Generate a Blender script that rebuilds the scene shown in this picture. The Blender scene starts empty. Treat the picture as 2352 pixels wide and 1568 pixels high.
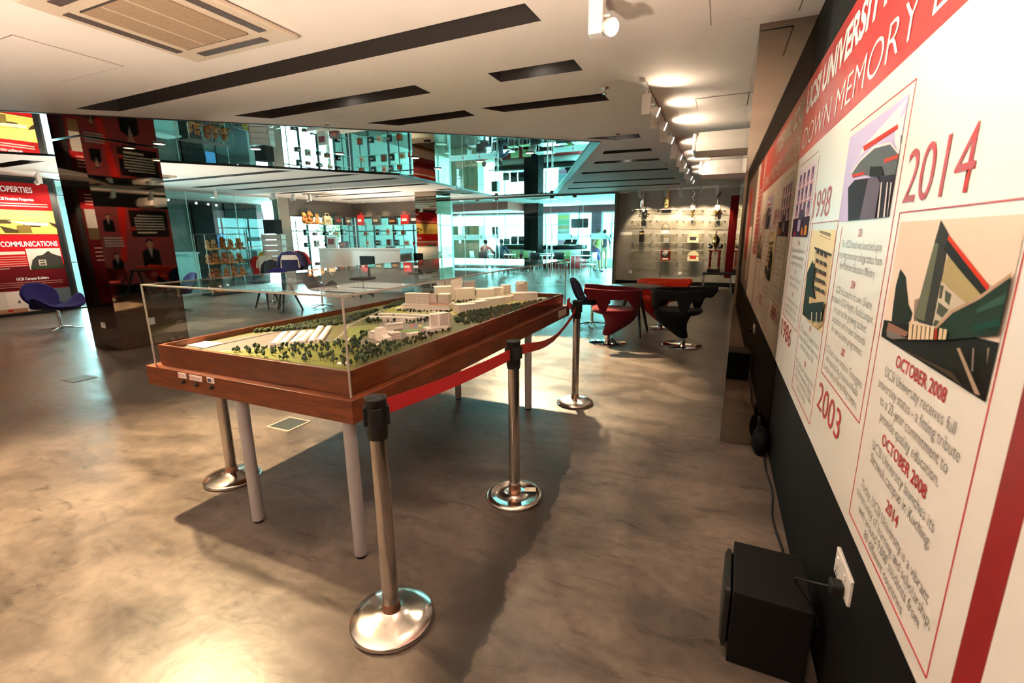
import bpy, bmesh, math, random
from math import sin, cos, pi, radians
from mathutils import Vector, Matrix
random.seed(7)
S = bpy.context.scene
COL = S.collection
# ------------------------------------------------------------------ camera
F, PIT, ROLL, YW = 1069.87, 0.22313, -0.00905, 0.41231
CAMH = 1.5
cr, sr, cp, sp = cos(ROLL), sin(ROLL), cos(PIT), sin(PIT)
_R = Matrix(((cr, -sr, 0), (sr, cr, 0), (0, 0, 1)))
_dn, _fw, _rt = _R @ Vector((0, cp, sp)), _R @ Vector((0, -sp, cp)), _R @ Vector((1, 0, 0))
_Y = _fw * cos(YW) + _rt * sin(YW)
_X = _rt * cos(YW) - _fw * sin(YW)
MC = Matrix((_X, _Y, -_dn))
cam = bpy.data.objects.new('camera', bpy.data.cameras.new('camera'))
COL.objects.link(cam)
rx, uy, bz = MC @ Vector((1, 0, 0)), MC @ Vector((0, -1, 0)), MC @ Vector((0, 0, -1))
cam.matrix_world = Matrix(((rx.x, uy.x, bz.x, 0), (rx.y, uy.y, bz.y, 0), (rx.z, uy.z, bz.z, CAMH), (0, 0, 0, 1)))
cam.data.sensor_width = 36
cam.data.lens = F / 2352 * 36
cam.data.clip_start = 0.02
cam.data.dof.use_dof = True
cam.data.dof.focus_distance = 3.0
cam.data.dof.aperture_fstop = 4.0
S.camera = cam
# ------------------------------------------------------------------ world, exposure
S.view_settings.view_transform = 'Standard'
S.view_settings.look = 'None'
S.view_settings.gamma = 1
S.view_settings.use_curve_mapping = False
S.view_settings.exposure = 1.0
S.cycles.use_denoising = True
S.cycles.use_adaptive_sampling = True
S.cycles.adaptive_threshold = 0.18
S.cycles.adaptive_min_samples = 10
S.cycles.max_bounces = 7
S.cycles.diffuse_bounces = 3
S.cycles.glossy_bounces = 4
S.cycles.transparent_max_bounces = 12
S.cycles.transmission_bounces = 4
S.cycles.sample_clamp_indirect = 6
S.cycles.caustics_reflective = False
S.cycles.caustics_refractive = False
S.cycles.blur_glossy = 0.5
W = bpy.data.worlds.new('overcast sky')
S.world = W
W.use_nodes = True
W.cycles.sampling_method = 'NONE'
bg = W.node_tree.nodes['Background']
bg.inputs[0].default_value = (0.78, 0.98, 1.0, 1)
bg.inputs[1].default_value = 10.0
WARM = (1.0, 0.74, 0.47)
def lamp(name, kind, loc, energy, color=WARM, aim=None, size=0.05, spot=60, blend=0.4):
    d = bpy.data.lights.new(name, kind)
    d.energy = energy
    d.color = color
    if kind == 'AREA':
        d.shape = 'DISK'
        d.size = size
    else:
        d.shadow_soft_size = size
    if kind == 'SPOT':
        d.spot_size = radians(spot)
        d.spot_blend = blend
    o = bpy.data.objects.new(name, d)
    COL.objects.link(o)
    o.location = loc
    v = (Vector(aim) - Vector(loc)) if aim is not None else Vector((0, 0, -1))
    o.rotation_euler = v.to_track_quat('-Z', 'Y').to_euler()
    return o
# ceiling-recessed general lighting (the lamps sit in the dark ceiling slots)
GENERAL = [(-3.4, 3.78), (-1.42, 3.76), (-1.3, 6.6), (-1.6, 8.75), (-2.0, 11.5), (-9.6, 6.9), (-8.6, 8.9), (-9.2, 11.9), (-10.6, 4.25)]
for gx, gy in GENERAL:
    lamp('slot_lamp_light', 'SPOT', (gx, gy, 2.74), 60 if gx < -5 else 14, (1, .78, .54), size=.06, spot=140, blend=.6)
# added fill lights, out of view, aimed upward to brighten the ceiling
for ux_, uy_, uz_, ue in ((-1.7, -1.3, .35, 580), (-4.6, -2.2, .35, 200), (-9.4, -1.6, .35, 70), (-9.6, 11.55, .3, 260), (-9.3, 5.1, .3, 170)):
    lamp('uplighter_light', 'SPOT', (ux_, uy_, uz_), ue, (1, .79, .60), aim=(ux_, uy_, 2.75), size=.12, spot=140, blend=.3)
# two strong warm floods over the model table
lamp('flood_light', 'SPOT', (-3.62, 1.86, 2.66), 640, (1, .74, .42), aim=(-3.2, 1.2, 0), size=.03, spot=90, blend=.7)
lamp('flood_light', 'SPOT', (-2.82, 7.15, 2.73), 1700, (1, .76, .46), aim=(-1.85, 5.35, 0), size=.05, spot=48, blend=.4)
lamp('flood_light', 'SPOT', (-2.9, 4.75, 2.73), 135, (1, .80, .5), aim=(-2.1, 3.6, .9), size=.04, spot=48, blend=.6)
# track heads beside the timeline wall
TRACK = [1.1, 2.71, 4.56, 5.16, 5.94, 7.25, 8.13, 8.84, 9.95, 10.67]
AIMS = [(.43, 1.05, 2.3), (.43, 1.9, 2.2), (.43, 3.3, 2.1), (.43, 5.2, 1.9), (.43, 6.0, 1.9), (.43, 7.6, 1.8), (.43, 8.5, 1.8), (.43, 9.2, 1.8), (.43, 10.2, 1.8), (.43, 11, 1.8)]
for y, a in zip(TRACK, AIMS):
    e = (44 if y < 2 else 22) if y < 3 else (26 if y < 5 else 24)
    lamp('track_spot_light', 'SPOT', (-.60, y + .02, 2.56), e, (1, .80, .60), aim=a, size=.04, spot=(74 if y < 2 else 70), blend=1)
    lamp('track_spill_light', 'SPOT', (-.585, y + .02, 2.57), 5 if y < 3 else (16 if y < 5.5 else 30), (1, .78, .54), aim=(.43, a[1], 3.0), size=.03, spot=165, blend=1)

# bare-bulb head of the near track, just above the picture's top edge
lamp('bare_lamp_light', 'POINT', (-.66, 1.70, 2.36), 14, (1, .76, .52), size=.05)

# ------------------------------------------------------------------ helpers
def ray(px, py): return MC @ Vector(((px - 1176) / F, (py - 784) / F, 1))
def PZ(px, py, z=0.0):
    d = ray(px, py); t = (z - CAMH) / d.z
    return Vector((d.x * t, d.y * t, z))
def PX(px, py, x):
    d = ray(px, py); t = x / d.x
    return Vector((x, d.y * t, CAMH + d.z * t))
def PY(px, py, y):
    d = ray(px, py); t = y / d.y
    return Vector((d.x * t, y, CAMH + d.z * t))

def s2l(c):
    return tuple((v / 12.92 if v <= .04045 else ((v + .055) / 1.055) ** 2.4) for v in c)
def C(r, g, b): return s2l((r / 255, g / 255, b / 255))

_mats = {}
def mat(name, col=(.5, .5, .5), rough=.5, metal=0.0, spec=.5, var=.06, scale=30, emit=None, estr=0, coat=0, vcol=False, bump=0.0, sheen=0):
    if name in _mats: return _mats[name]
    m = bpy.data.materials.new(name); m.use_nodes = True
    nt = m.node_tree; N = nt.nodes; L = nt.links
    p = N['Principled BSDF']
    p.inputs['Roughness'].default_value = rough
    p.inputs['Metallic'].default_value = metal
    p.inputs['Specular IOR Level'].default_value = spec
    if coat: p.inputs['Coat Weight'].default_value = coat; p.inputs['Coat Roughness'].default_value = .08
    if sheen: p.inputs['Sheen Weight'].default_value = sheen
    tc = N.new('ShaderNodeTexCoord'); nz = N.new('ShaderNodeTexNoise')
    nz.inputs['Scale'].default_value = scale; nz.inputs['Detail'].default_value = 3
    L.new(tc.outputs['Object'], nz.inputs['Vector'])
    mr = N.new('ShaderNodeMapRange')
    mr.inputs['From Min'].default_value = .25; mr.inputs['From Max'].default_value = .75
    mr.inputs['To Min'].default_value = 1 - var; mr.inputs['To Max'].default_value = 1 + var
    L.new(nz.outputs['Fac'], mr.inputs['Value'])
    mx = N.new('ShaderNodeVectorMath'); mx.operation = 'SCALE'
    if vcol:
        at = N.new('ShaderNodeAttribute'); at.attribute_name = 'Col'
        L.new(at.outputs['Color'], mx.inputs[0])
    else:
        mx.inputs[0].default_value = col
    L.new(mr.outputs['Result'], mx.inputs['Scale'])
    L.new(mx.outputs['Vector'], p.inputs['Base Color'])
    if bump:
        b = N.new('ShaderNodeBump'); b.inputs['Strength'].default_value = bump; b.inputs['Distance'].default_value = .01
        L.new(nz.outputs['Fac'], b.inputs['Height']); L.new(b.outputs['Normal'], p.inputs['Normal'])
    if emit:
        p.inputs['Emission Color'].default_value = (*emit, 1); p.inputs['Emission Strength'].default_value = estr
    _mats[name] = m
    return m
def glass(name, tint, refl=1.0, rough=0.0):
    """thin clear sheet: tinted transparency with a Fresnel mirror reflection"""
    if name in _mats: return _mats[name]
    m = bpy.data.materials.new(name); m.use_nodes = True
    nt = m.node_tree; N = nt.nodes; L = nt.links
    N.remove(N['Principled BSDF'])
    tr = N.new('ShaderNodeBsdfTransparent'); gl = N.new('ShaderNodeBsdfGlossy'); mx = N.new('ShaderNodeMixShader'); lw_ = N.new('ShaderNodeLayerWeight'); pw = N.new('ShaderNodeMath'); fr = N.new('ShaderNodeMath')
    nz = N.new('ShaderNodeTexNoise'); nz.inputs['Scale'].default_value = 1.5
    mr = N.new('ShaderNodeMapRange'); mr.inputs['To Min'].default_value = .97; mr.inputs['To Max'].default_value = 1.03
    sc = N.new('ShaderNodeVectorMath'); sc.operation = 'SCALE'; sc.inputs[0].default_value = tint
    L.new(nz.outputs['Fac'], mr.inputs['Value']); L.new(mr.outputs['Result'], sc.inputs['Scale']); L.new(sc.outputs['Vector'], tr.inputs['Color'])
    gl.inputs['Roughness'].default_value = rough
    gl.inputs['Color'].default_value = (refl, refl, refl, 1)
    # Schlick reflectance of a clear sheet, the same from both sides
    pw.operation = 'POWER'; pw.inputs[1].default_value = 5; L.new(lw_.outputs['Facing'], pw.inputs[0])
    fr.operation = 'MULTIPLY_ADD'; fr.inputs[1].default_value = .93; fr.inputs[2].default_value = .05; L.new(pw.outputs[0], fr.inputs[0])
    L.new(fr.outputs[0], mx.inputs['Fac']); L.new(tr.outputs['BSDF'], mx.inputs[1]); L.new(gl.outputs['BSDF'], mx.inputs[2])
    L.new(mx.outputs['Shader'], N['Material Output'].inputs['Surface'])
    _mats[name] = m
    return m

def frost(name, col):
    m = bpy.data.materials.new(name); m.use_nodes = True
    nt = m.node_tree; N = nt.nodes; L = nt.links; N.remove(N['Principled BSDF'])
    tr = N.new('ShaderNodeBsdfTransparent'); tl = N.new('ShaderNodeBsdfTranslucent'); df = N.new('ShaderNodeBsdfDiffuse'); a = N.new('ShaderNodeMixShader'); b = N.new('ShaderNodeMixShader'); nz = N.new('ShaderNodeTexNoise')
    nz.inputs['Scale'].default_value = 60; cr_ = N.new('ShaderNodeMapRange'); cr_.inputs['To Min'].default_value = .52; cr_.inputs['To Max'].default_value = .62
    L.new(nz.outputs['Fac'], cr_.inputs['Value']); L.new(cr_.outputs['Result'], b.inputs['Fac'])
    tr.inputs['Color'].default_value = (*col, 1); tl.inputs['Color'].default_value = (*col, 1); df.inputs['Color'].default_value = (*col, 1); a.inputs['Fac'].default_value = .45
    L.new(tl.outputs[0], a.inputs[1]); L.new(df.outputs[0], a.inputs[2]); L.new(tr.outputs[0], b.inputs[1]); L.new(a.outputs[0], b.inputs[2]); L.new(b.outputs[0], N['Material Output'].inputs['Surface'])
    return m
class MB:
    """collects geometry, then becomes ONE mesh object"""
    def __init__(s): s.v = []; s.f = []; s.c = []; s.sm = []; s.usec = False
    def add(s, vs, fs, col=None, smooth=False, M=None):
        o = len(s.v)
        s.v += [tuple(M @ Vector(v)) if M else tuple(v) for v in vs]
        for f in fs:
            s.f.append([i + o for i in f]); s.c.append(col); s.sm.append(smooth)
        if col: s.usec = True
        return s
    def bx(s, x0, x1, y0, y1, z0, z1, col=None, M=None, bev=0):
        if bev:
            bm = bmesh.new(); bmesh.ops.create_cube(bm, size=1)
            for v in bm.verts: v.co = Vector(((x0 + x1) / 2 + v.co.x * (x1 - x0), (y0 + y1) / 2 + v.co.y * (y1 - y0), (z0 + z1) / 2 + v.co.z * (z1 - z0)))
            bmesh.ops.bevel(bm, geom=bm.edges[:], offset=bev, segments=2, affect='EDGES', profile=.5)
            bm.verts.ensure_lookup_table(); bm.verts.index_update()
            s.add([v.co.copy() for v in bm.verts], [[v.index for v in f.verts] for f in bm.faces], col, False, M); bm.free()
            return s
        vs = [(x0, y0, z0), (x1, y0, z0), (x1, y1, z0), (x0, y1, z0), (x0, y0, z1), (x1, y0, z1), (x1, y1, z1), (x0, y1, z1)]
        return s.add(vs, [(3, 2, 1, 0), (4, 5, 6, 7), (0, 1, 5, 4), (1, 2, 6, 5), (2, 3, 7, 6), (3, 0, 4, 7)], col, False, M)
    def box(s, cx, cy, cz, sx, sy, sz, col=None, M=None, bev=0):
        return s.bx(cx - sx / 2, cx + sx / 2, cy - sy / 2, cy + sy / 2, cz - sz / 2, cz + sz / 2, col, M, bev)
    def tube(s, pts, r, n=10, col=None, caps=True, M=None, flat=1.0, closed=False):
        pts = [Vector(p) for p in pts]; m = len(pts)
        rs = r if isinstance(r, (list, tuple)) else [r] * m
        vs = []; up0 = Vector((0, 0, 1))
        t0 = (pts[1] - pts[0]).normalized()
        nrm = t0.cross(up0) if abs(t0.z) < .95 else t0.cross(Vector((1, 0, 0)))
        nrm.normalize()
        for i in range(m):
            a, b = pts[max(i - 1, 0)], pts[min(i + 1, m - 1)]
            if closed: a, b = pts[i - 1], pts[(i + 1) % m]
            t = (b - a).normalized()
            nrm = (nrm - t * nrm.dot(t)).normalized(); bn = t.cross(nrm)
            for k in range(n):
                an = 2 * pi * k / n
                vs.append(pts[i] + nrm * cos(an) * rs[i] + bn * sin(an) * rs[i] * flat)
        fs = []
        for i in range(m - (0 if closed else 1)):
            for k in range(n):
                j = (i + 1) % m
                fs.append((i * n + k, i * n + (k + 1) % n, j * n + (k + 1) % n, j * n + k))
        s.add(vs, fs, col, True, M)
        if caps and not closed:
            s.add(vs[:n], [list(range(n))[::-1]], col, False, M); s.add(vs[-n:], [list(range(n))], col, False, M)
        return s
    def lathe(s, prof, n=24, c=(0, 0, 0), col=None, M=None, smooth=True):
        vs = []; fs = []
        for (r, z) in prof:
            for k in range(n):
                a = 2 * pi * k / n; vs.append((c[0] + r * cos(a), c[1] + r * sin(a), c[2] + z))
        for i in range(len(prof) - 1):
            for k in range(n): fs.append((i * n + k, i * n + (k + 1) % n, (i + 1) * n + (k + 1) % n, (i + 1) * n + k))
        s.add(vs, fs, col, smooth, M)
        if prof[0][0] > 1e-5: s.add(vs[:n], [list(range(n))[::-1]], col, False, M)
        if prof[-1][0] > 1e-5: s.add(vs[-n:], [list(range(n))], col, False, M)
        return s
    def ball(s, c, r, n=10, m=7, col=None, M=None):
        r = r if isinstance(r, (tuple, list)) else (r, r, r)
        vs = []; fs = []
        for i in range(m + 1):
            t = pi * i / m
            for k in range(n):
                a = 2 * pi * k / n
                vs.append((c[0] + r[0] * sin(t) * cos(a), c[1] + r[1] * sin(t) * sin(a), c[2] + r[2] * cos(t)))
        for i in range(m):
            for k in range(n): fs.append((i * n + k, (i + 1) * n + k, (i + 1) * n + (k + 1) % n, i * n + (k + 1) % n))
        return s.add(vs, fs, col, True, M)
    def prism(s, poly, z0, z1, col=None, M=None):
        n = len(poly)
        a = sum(poly[i][0] * poly[(i + 1) % n][1] - poly[(i + 1) % n][0] * poly[i][1] for i in range(n))
        if a < 0: poly = poly[::-1]
        vs = [(p[0], p[1], z0) for p in poly] + [(p[0], p[1], z1) for p in poly]
        return s.add(vs, [list(range(n))[::-1], list(range(n, 2 * n))] + [(i, (i + 1) % n, n + (i + 1) % n, n + i) for i in range(n)], col, False, M)
    def quad(s, pts, col=None, M=None): return s.add(pts, [list(range(len(pts)))], col, False, M)
    def grid(s, fn, nu, nv, col=None, M=None, flip=False):
        vs = [fn(i / nu, j / nv) for i in range(nu + 1) for j in range(nv + 1)]
        fs = []
        for i in range(nu):
            for j in range(nv):
                a = i * (nv + 1) + j; q = (a, a + nv + 1, a + nv + 2, a + 1)
                fs.append(q[::-1] if flip else q)
        return s.add(vs, fs, col, True, M)
    def mesh(s, name, m):
        me = bpy.data.meshes.new(name); me.from_pydata(s.v, [], s.f)
        me.polygons.foreach_set('use_smooth', s.sm)
        if s.usec:
            ca = me.color_attributes.new('Col', 'FLOAT_COLOR', 'CORNER'); data = []
            for f, c in zip(s.f, s.c): data += list((c or (.5, .5, .5)) + (1,)) * len(f)
            ca.data.foreach_set('color', data)
        if m: me.materials.append(m)
        me.update()
        return me
    def obj(s, name, m, parent=None, loc=(0, 0, 0), rz=0):
        return put(name, s.mesh(name, m), parent, loc, rz)
def put(name, me, parent=None, loc=(0, 0, 0), rz=0):
    o = bpy.data.objects.new(name, me); COL.objects.link(o)
    o.location = loc; o.rotation_euler = (0, 0, rz)
    if parent: o.parent = parent
    return o
def tag(o, label, cat, group=None):
    o['label'] = label; o['category'] = cat
    if group: o['group'] = group
    return o
def thing(name, label, cat, loc=(0, 0, 0), rz=0, group=None):
    o = bpy.data.objects.new(name, None); COL.objects.link(o); o.empty_display_size = .1
    o.location = loc; o.rotation_euler = (0, 0, rz)
    return tag(o, label, cat, group)
def struct(o): o['kind'] = 'structure'; return o
def solid(o, th, off=0):
    m = o.modifiers.new('solid', 'SOLIDIFY'); m.thickness = th; m.offset = off; return o
def sub(o, n=1):
    m = o.modifiers.new('sub', 'SUBSURF'); m.levels = n; m.render_levels = n; return o
def dup(root, loc, rz=None, label=None, group=None):
    r = root.copy(); COL.objects.link(r); r.location = loc
    if rz is not None: r.rotation_euler = (0, 0, rz)
    if label: r['label'] = label
    if group: r['group'] = group
    for ch in list(root.children):
        c = ch.copy(); COL.objects.link(c); c.parent = r
        for g in list(ch.children):
            d = g.copy(); COL.objects.link(d); d.parent = c
    return r
ORD = ['first', 'second', 'third', 'fourth', 'fifth', 'sixth', 'seventh', 'eighth', 'ninth', 'tenth', 'eleventh', 'twelfth']
_font_bold = {}
def text_mesh(s, bold=0.0, shear=0.0, res=2):
    k = (s, bold, shear, res)
    if k in _font_bold: return _font_bold[k]
    cu = bpy.data.curves.new('txt', 'FONT'); cu.body = s; cu.size = 1; cu.resolution_u = res; cu.offset = bold; cu.shear = shear; cu.fill_mode = 'FRONT'
    o = bpy.data.objects.new('txt', cu); COL.objects.link(o)
    me = bpy.data.meshes.new_from_object(o.evaluated_get(bpy.context.evaluated_depsgraph_get()))
    bpy.data.objects.remove(o)
    xs = [v.co.x for v in me.vertices] or [0]
    _font_bold[k] = (me, min(xs), max(xs))
    return _font_bold[k]
def text(parent, s, org, ux, uz, h, m, width=None, align='L', bold=0.0, shear=0.0, xs=.8, name='lettering', lift=.0016):
    """flat lettering: org = baseline anchor, ux = reading direction, uz = up, h = cap height, lifted off its board"""
    me0, a, b = text_mesh(s, bold, shear, 7 if h > .08 else 2)
    k = h / .70
    sx = k * xs if width is None else width / max(b - a, 1e-4)
    w = (b - a) * sx
    ux, uz = Vector(ux), Vector(uz); nrm = ux.cross(uz)
    o0 = Vector(org) + nrm * lift - ux * (a * sx + (w / 2 if align == 'C' else (w if align == 'R' else 0)))
    me = me0.copy(); me.name = name
    for v in me.vertices: v.co = o0 + ux * v.co.x * sx + uz * v.co.y * k
    me.materials.clear(); me.materials.append(m)
    return put(name, me, parent)
class Print(MB):
    """flat printed picture: rectangles and polygons in board coordinates, each layer a hair above the last"""
    def __init__(s, org, ux, uz, base=.0012, step=.00025):
        super().__init__(); s.o = Vector(org); s.ux = Vector(ux); s.uz = Vector(uz); s.n = s.ux.cross(s.uz); s.d = base; s.st = step
    def poly(s, pts, col):
        s.quad([s.o + s.ux * u + s.uz * w + s.n * s.d for u, w in pts], col); s.d += s.st; return s
    def r(s, u0, u1, w0, w1, col): return s.poly([(u0, w0), (u1, w0), (u1, w1), (u0, w1)], col)
    def many(s, rects, col):
        for (u0, u1, w0, w1) in rects: s.quad([s.o + s.ux * u + s.uz * w + s.n * s.d for u, w in ((u0, w0), (u1, w0), (u1, w1), (u0, w1))], col)
        s.d += s.st; return s
    def ell(s, u, w, a, b, col, n=16, t0=0, t1=2 * pi):
        return s.poly([(u + a * cos(t0 + (t1 - t0) * k / n), w + b * sin(t0 + (t1 - t0) * k / n)) for k in range(n if t1 - t0 > 6.2 else n + 1)], col)

# ------------------------------------------------------------------ materials
PRINT = mat('printed_vinyl', vcol=True, rough=.65, var=.03, scale=200, spec=.08)
MATTE = mat('coloured_matte', vcol=True, rough=.75, var=.08, scale=40)
GLOSS = mat('coloured_gloss', vcol=True, rough=.25, var=.03, scale=40)
M_ceil = mat('ceiling_paint', (.82, .77, .74), .8, var=.015, scale=3)
M_slot = mat('slot_black', (.028, .022, .02), .75, var=.1)
M_black = mat('wall_black', (.006, .006, .0056), .7, var=.2, scale=8, spec=.12)
M_blk = mat('black_plastic', (.012, .012, .012), .42, var=.1, spec=.3)
M_white = mat('white_plastic', (.78, .75, .72), .4, var=.02)
M_panel = mat('white_board', (.86, .84, .80), .42, var=.012, scale=4, spec=.4)
M_red = mat('red_board', (.52, .012, .014), .4, var=.04, scale=5, spec=.35)
M_dkred = mat('dark_red_print', (.30, .008, .012), .45, var=.04)
M_redtx = mat('red_lettering', (.50, .012, .018), .5, var=.02)
M_grtx = mat('grey_lettering', (.15, .13, .125), .55, var=.02)
M_whtx = mat('white_lettering', (.9, .88, .86), .45, var=.02)
M_mirdark = mat('bronze_mirror', (.30, .245, .19), .025, 1.0, var=.02, scale=2)
M_mirceil = mat('ceiling_mirror', (.60, .66, .63), .012, 1.0, var=.015, scale=1)
M_chrome = mat('brushed_steel', (.60, .55, .50), .2, 1.0, var=.06, scale=60)
M_shiny = mat('polished_chrome', (.75, .72, .70), .06, 1.0, var=.02)
M_grey = mat('grey_leg_paint', (.33, .31, .31), .35, var=.05)
M_acr = glass('acrylic', (.965, .975, .965), 1.0)
M_acre = mat('acrylic_edge', (.36, .34, .30), .25, var=.05)
M_gl = glass('clear_glass', (.56, .94, .93), 1.0)
M_gle = mat('glass_edge_green', (.45, .75, .70), .15, var=.05)
M_bulb = mat('lamp_lens_glow', (1, .95, .85), .3, emit=(1, .93, .82), estr=14)
M_bulbs = mat('small_lamp_glow', (1, .95, .85), .3, emit=(1, .86, .62), estr=7)
def floor_mat():
    m = bpy.data.materials.new('polished_concrete'); m.use_nodes = True
    nt = m.node_tree; N = nt.nodes; L = nt.links; p = N['Principled BSDF']
    tc = N.new('ShaderNodeTexCoord')
    def noise(sc, det=5, ro=.6, dist=0, sy=1.0):
        mp = N.new('ShaderNodeMapping'); mp.inputs['Scale'].default_value = (1, sy, 1)
        n = N.new('ShaderNodeTexNoise'); n.inputs['Scale'].default_value = sc; n.inputs['Detail'].default_value = det; n.inputs['Roughness'].default_value = ro; n.inputs['Distortion'].default_value = dist
        L.new(tc.outputs['Object'], mp.inputs['Vector']); L.new(mp.outputs['Vector'], n.inputs['Vector']); return n
    def ramp(src, stops):
        r = N.new('ShaderNodeValToRGB'); e = r.color_ramp.elements
        e[0].position, e[0].color = stops[0][0], (*stops[0][1], 1); e[1].position, e[1].color = stops[1][0], (*stops[1][1], 1)
        for q in stops[2:]: x = e.new(q[0]); x.color = (*q[1], 1)
        L.new(src, r.inputs['Fac']); return r
    def mix(a, b, fac, mode='MIX'):
        x = N.new('ShaderNodeMix'); x.data_type = 'RGBA'; x.blend_type = mode
        if isinstance(fac, float): x.inputs['Factor'].default_value = fac
        else: L.new(fac, x.inputs['Factor'])
        L.new(a, x.inputs['A']); L.new(b, x.inputs['B']); return x.outputs['Result']
    def mrange(src, a, b, c, d):
        x = N.new('ShaderNodeMapRange'); x.interpolation_type = 'SMOOTHSTEP'
        for k, v in zip(('From Min', 'From Max', 'To Min', 'To Max'), (a, b, c, d)): x.inputs[k].default_value = v
        L.new(src, x.inputs['Value']); return x.outputs['Result']
    def ma(op, a, b):
        x = N.new('ShaderNodeMath'); x.operation = op
        for i, v in enumerate((a, b)):
            if isinstance(v, (int, float)): x.inputs[i].default_value = v
            else: L.new(v, x.inputs[i])
        return x.outputs[0]
    def rgb(c):
        x = N.new('ShaderNodeRGB'); x.outputs[0].default_value = (*c, 1); return x.outputs[0]
    n1 = noise(.55, 4, .5, .3); n2 = noise(1.9, 6, .55, .6, 1.8); n3 = noise(16, 5, .6, .4); n4 = noise(3.2, 7, .66, 1.4, 3.0)
    col = mix(rgb((.095, .073, .060)), rgb((.170, .134, .107)), mrange(n1.outputs['Fac'], .3, .7, 0, 1))
    def scale(c, f):
        x = N.new('ShaderNodeVectorMath'); x.operation = 'SCALE'; L.new(c, x.inputs[0]); L.new(f, x.inputs['Scale']); return x.outputs['Vector']
    col = scale(col, mrange(n2.outputs['Fac'], .28, .72, .58, 1.34))
    col = scale(col, mrange(n3.outputs['Fac'], .3, .7, .84, 1.10))
    col = scale(col, mrange(n4.outputs['Fac'], .52, .74, 1.0, .42))
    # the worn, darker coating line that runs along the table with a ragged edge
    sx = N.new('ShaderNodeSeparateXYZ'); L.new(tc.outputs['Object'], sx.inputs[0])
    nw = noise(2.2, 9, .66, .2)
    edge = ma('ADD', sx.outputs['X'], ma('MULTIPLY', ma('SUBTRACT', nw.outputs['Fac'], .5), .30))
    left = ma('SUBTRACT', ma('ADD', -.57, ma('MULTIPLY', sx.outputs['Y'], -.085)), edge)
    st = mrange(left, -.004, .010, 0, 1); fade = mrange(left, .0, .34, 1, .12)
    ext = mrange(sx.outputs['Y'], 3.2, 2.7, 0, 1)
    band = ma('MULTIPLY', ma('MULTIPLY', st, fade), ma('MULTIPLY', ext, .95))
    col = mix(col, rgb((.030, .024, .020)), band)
    L.new(col, p.inputs['Base Color'])
    rr = N.new('ShaderNodeMapRange'); rr.inputs['From Min'].default_value = .3; rr.inputs['From Max'].default_value = .7; rr.inputs['To Min'].default_value = .285; rr.inputs['To Max'].default_value = .42
    L.new(n2.outputs['Fac'], rr.inputs['Value']); L.new(rr.outputs['Result'], p.inputs['Roughness'])
    p.inputs['Specular IOR Level'].default_value = .36
    nb = noise(5, 4, .5, .3); bp = N.new('ShaderNodeBump'); bp.inputs['Strength'].default_value = .25; bp.inputs['Distance'].default_value = .012
    L.new(nb.outputs['Fac'], bp.inputs['Height']); L.new(bp.outputs['Normal'], p.inputs['Normal'])
    return m
M_floor = floor_mat()
def wood_mat():
    m = bpy.data.materials.new('cherry_wood'); m.use_nodes = True
    nt = m.node_tree; N = nt.nodes; L = nt.links; p = N['Principled BSDF']
    tc = N.new('ShaderNodeTexCoord'); mp = N.new('ShaderNodeMapping'); mp.inputs['Scale'].default_value = (2, 2, 14)
    n = N.new('ShaderNodeTexNoise'); n.inputs['Scale'].default_value = 3; n.inputs['Detail'].default_value = 6; n.inputs['Distortion'].default_value = .8
    r = N.new('ShaderNodeValToRGB'); e = r.color_ramp.elements
    e[0].position, e[0].color = .3, (.090, .021, .008, 1); e[1].position, e[1].color = .72, (.19, .048, .016, 1)
    L.new(tc.outputs['Object'], mp.inputs['Vector']); L.new(mp.outputs['Vector'], n.inputs['Vector']); L.new(n.outputs['Fac'], r.inputs['Fac']); L.new(r.outputs['Color'], p.inputs['Base Color'])
    p.inputs['Roughness'].default_value = .38; p.inputs['Specular IOR Level'].default_value = .4
    return m
M_wood = wood_mat()
# ------------------------------------------------------------------ the setting
XR, XL, YB, ZC = .43, -12.95, 14.6, 2.75
SKY = 10.0
def daylight(loc, w, h, rot):
    """sky light entering a window: same radiance and colour as the sky it stands before"""
    d = bpy.data.lights.new('window_daylight', 'AREA'); d.shape = 'RECTANGLE'; d.size = w; d.size_y = h
    d.energy = SKY * pi * w * h; d.color = (0.78, 0.98, 1.0)
    o = bpy.data.objects.new('window_daylight', d); COL.objects.link(o); o.location = loc; o.rotation_euler = rot
daylight((-8.25, 22.95, 1.47), 11.1, 2.22, (radians(-90), 0, 0))
daylight((-17.6, 16.2, 1.6), 3.2, 6.0, (0, radians(-90), 0))
daylight((-13.35, 6.15, 1.37), 2.7, 1.1, (0, radians(-90), 0))
struct(MB().bx(-16.2, XR + .2, -4.2, 22.8, -.15, 0).obj('floor', M_floor))
struct(MB().bx(-60, 40, -30, 70, -.30, -.16).obj('floor_outside', mat('outdoor_paving', (.42, .47, .44), .8, var=.1, scale=2)))
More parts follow.
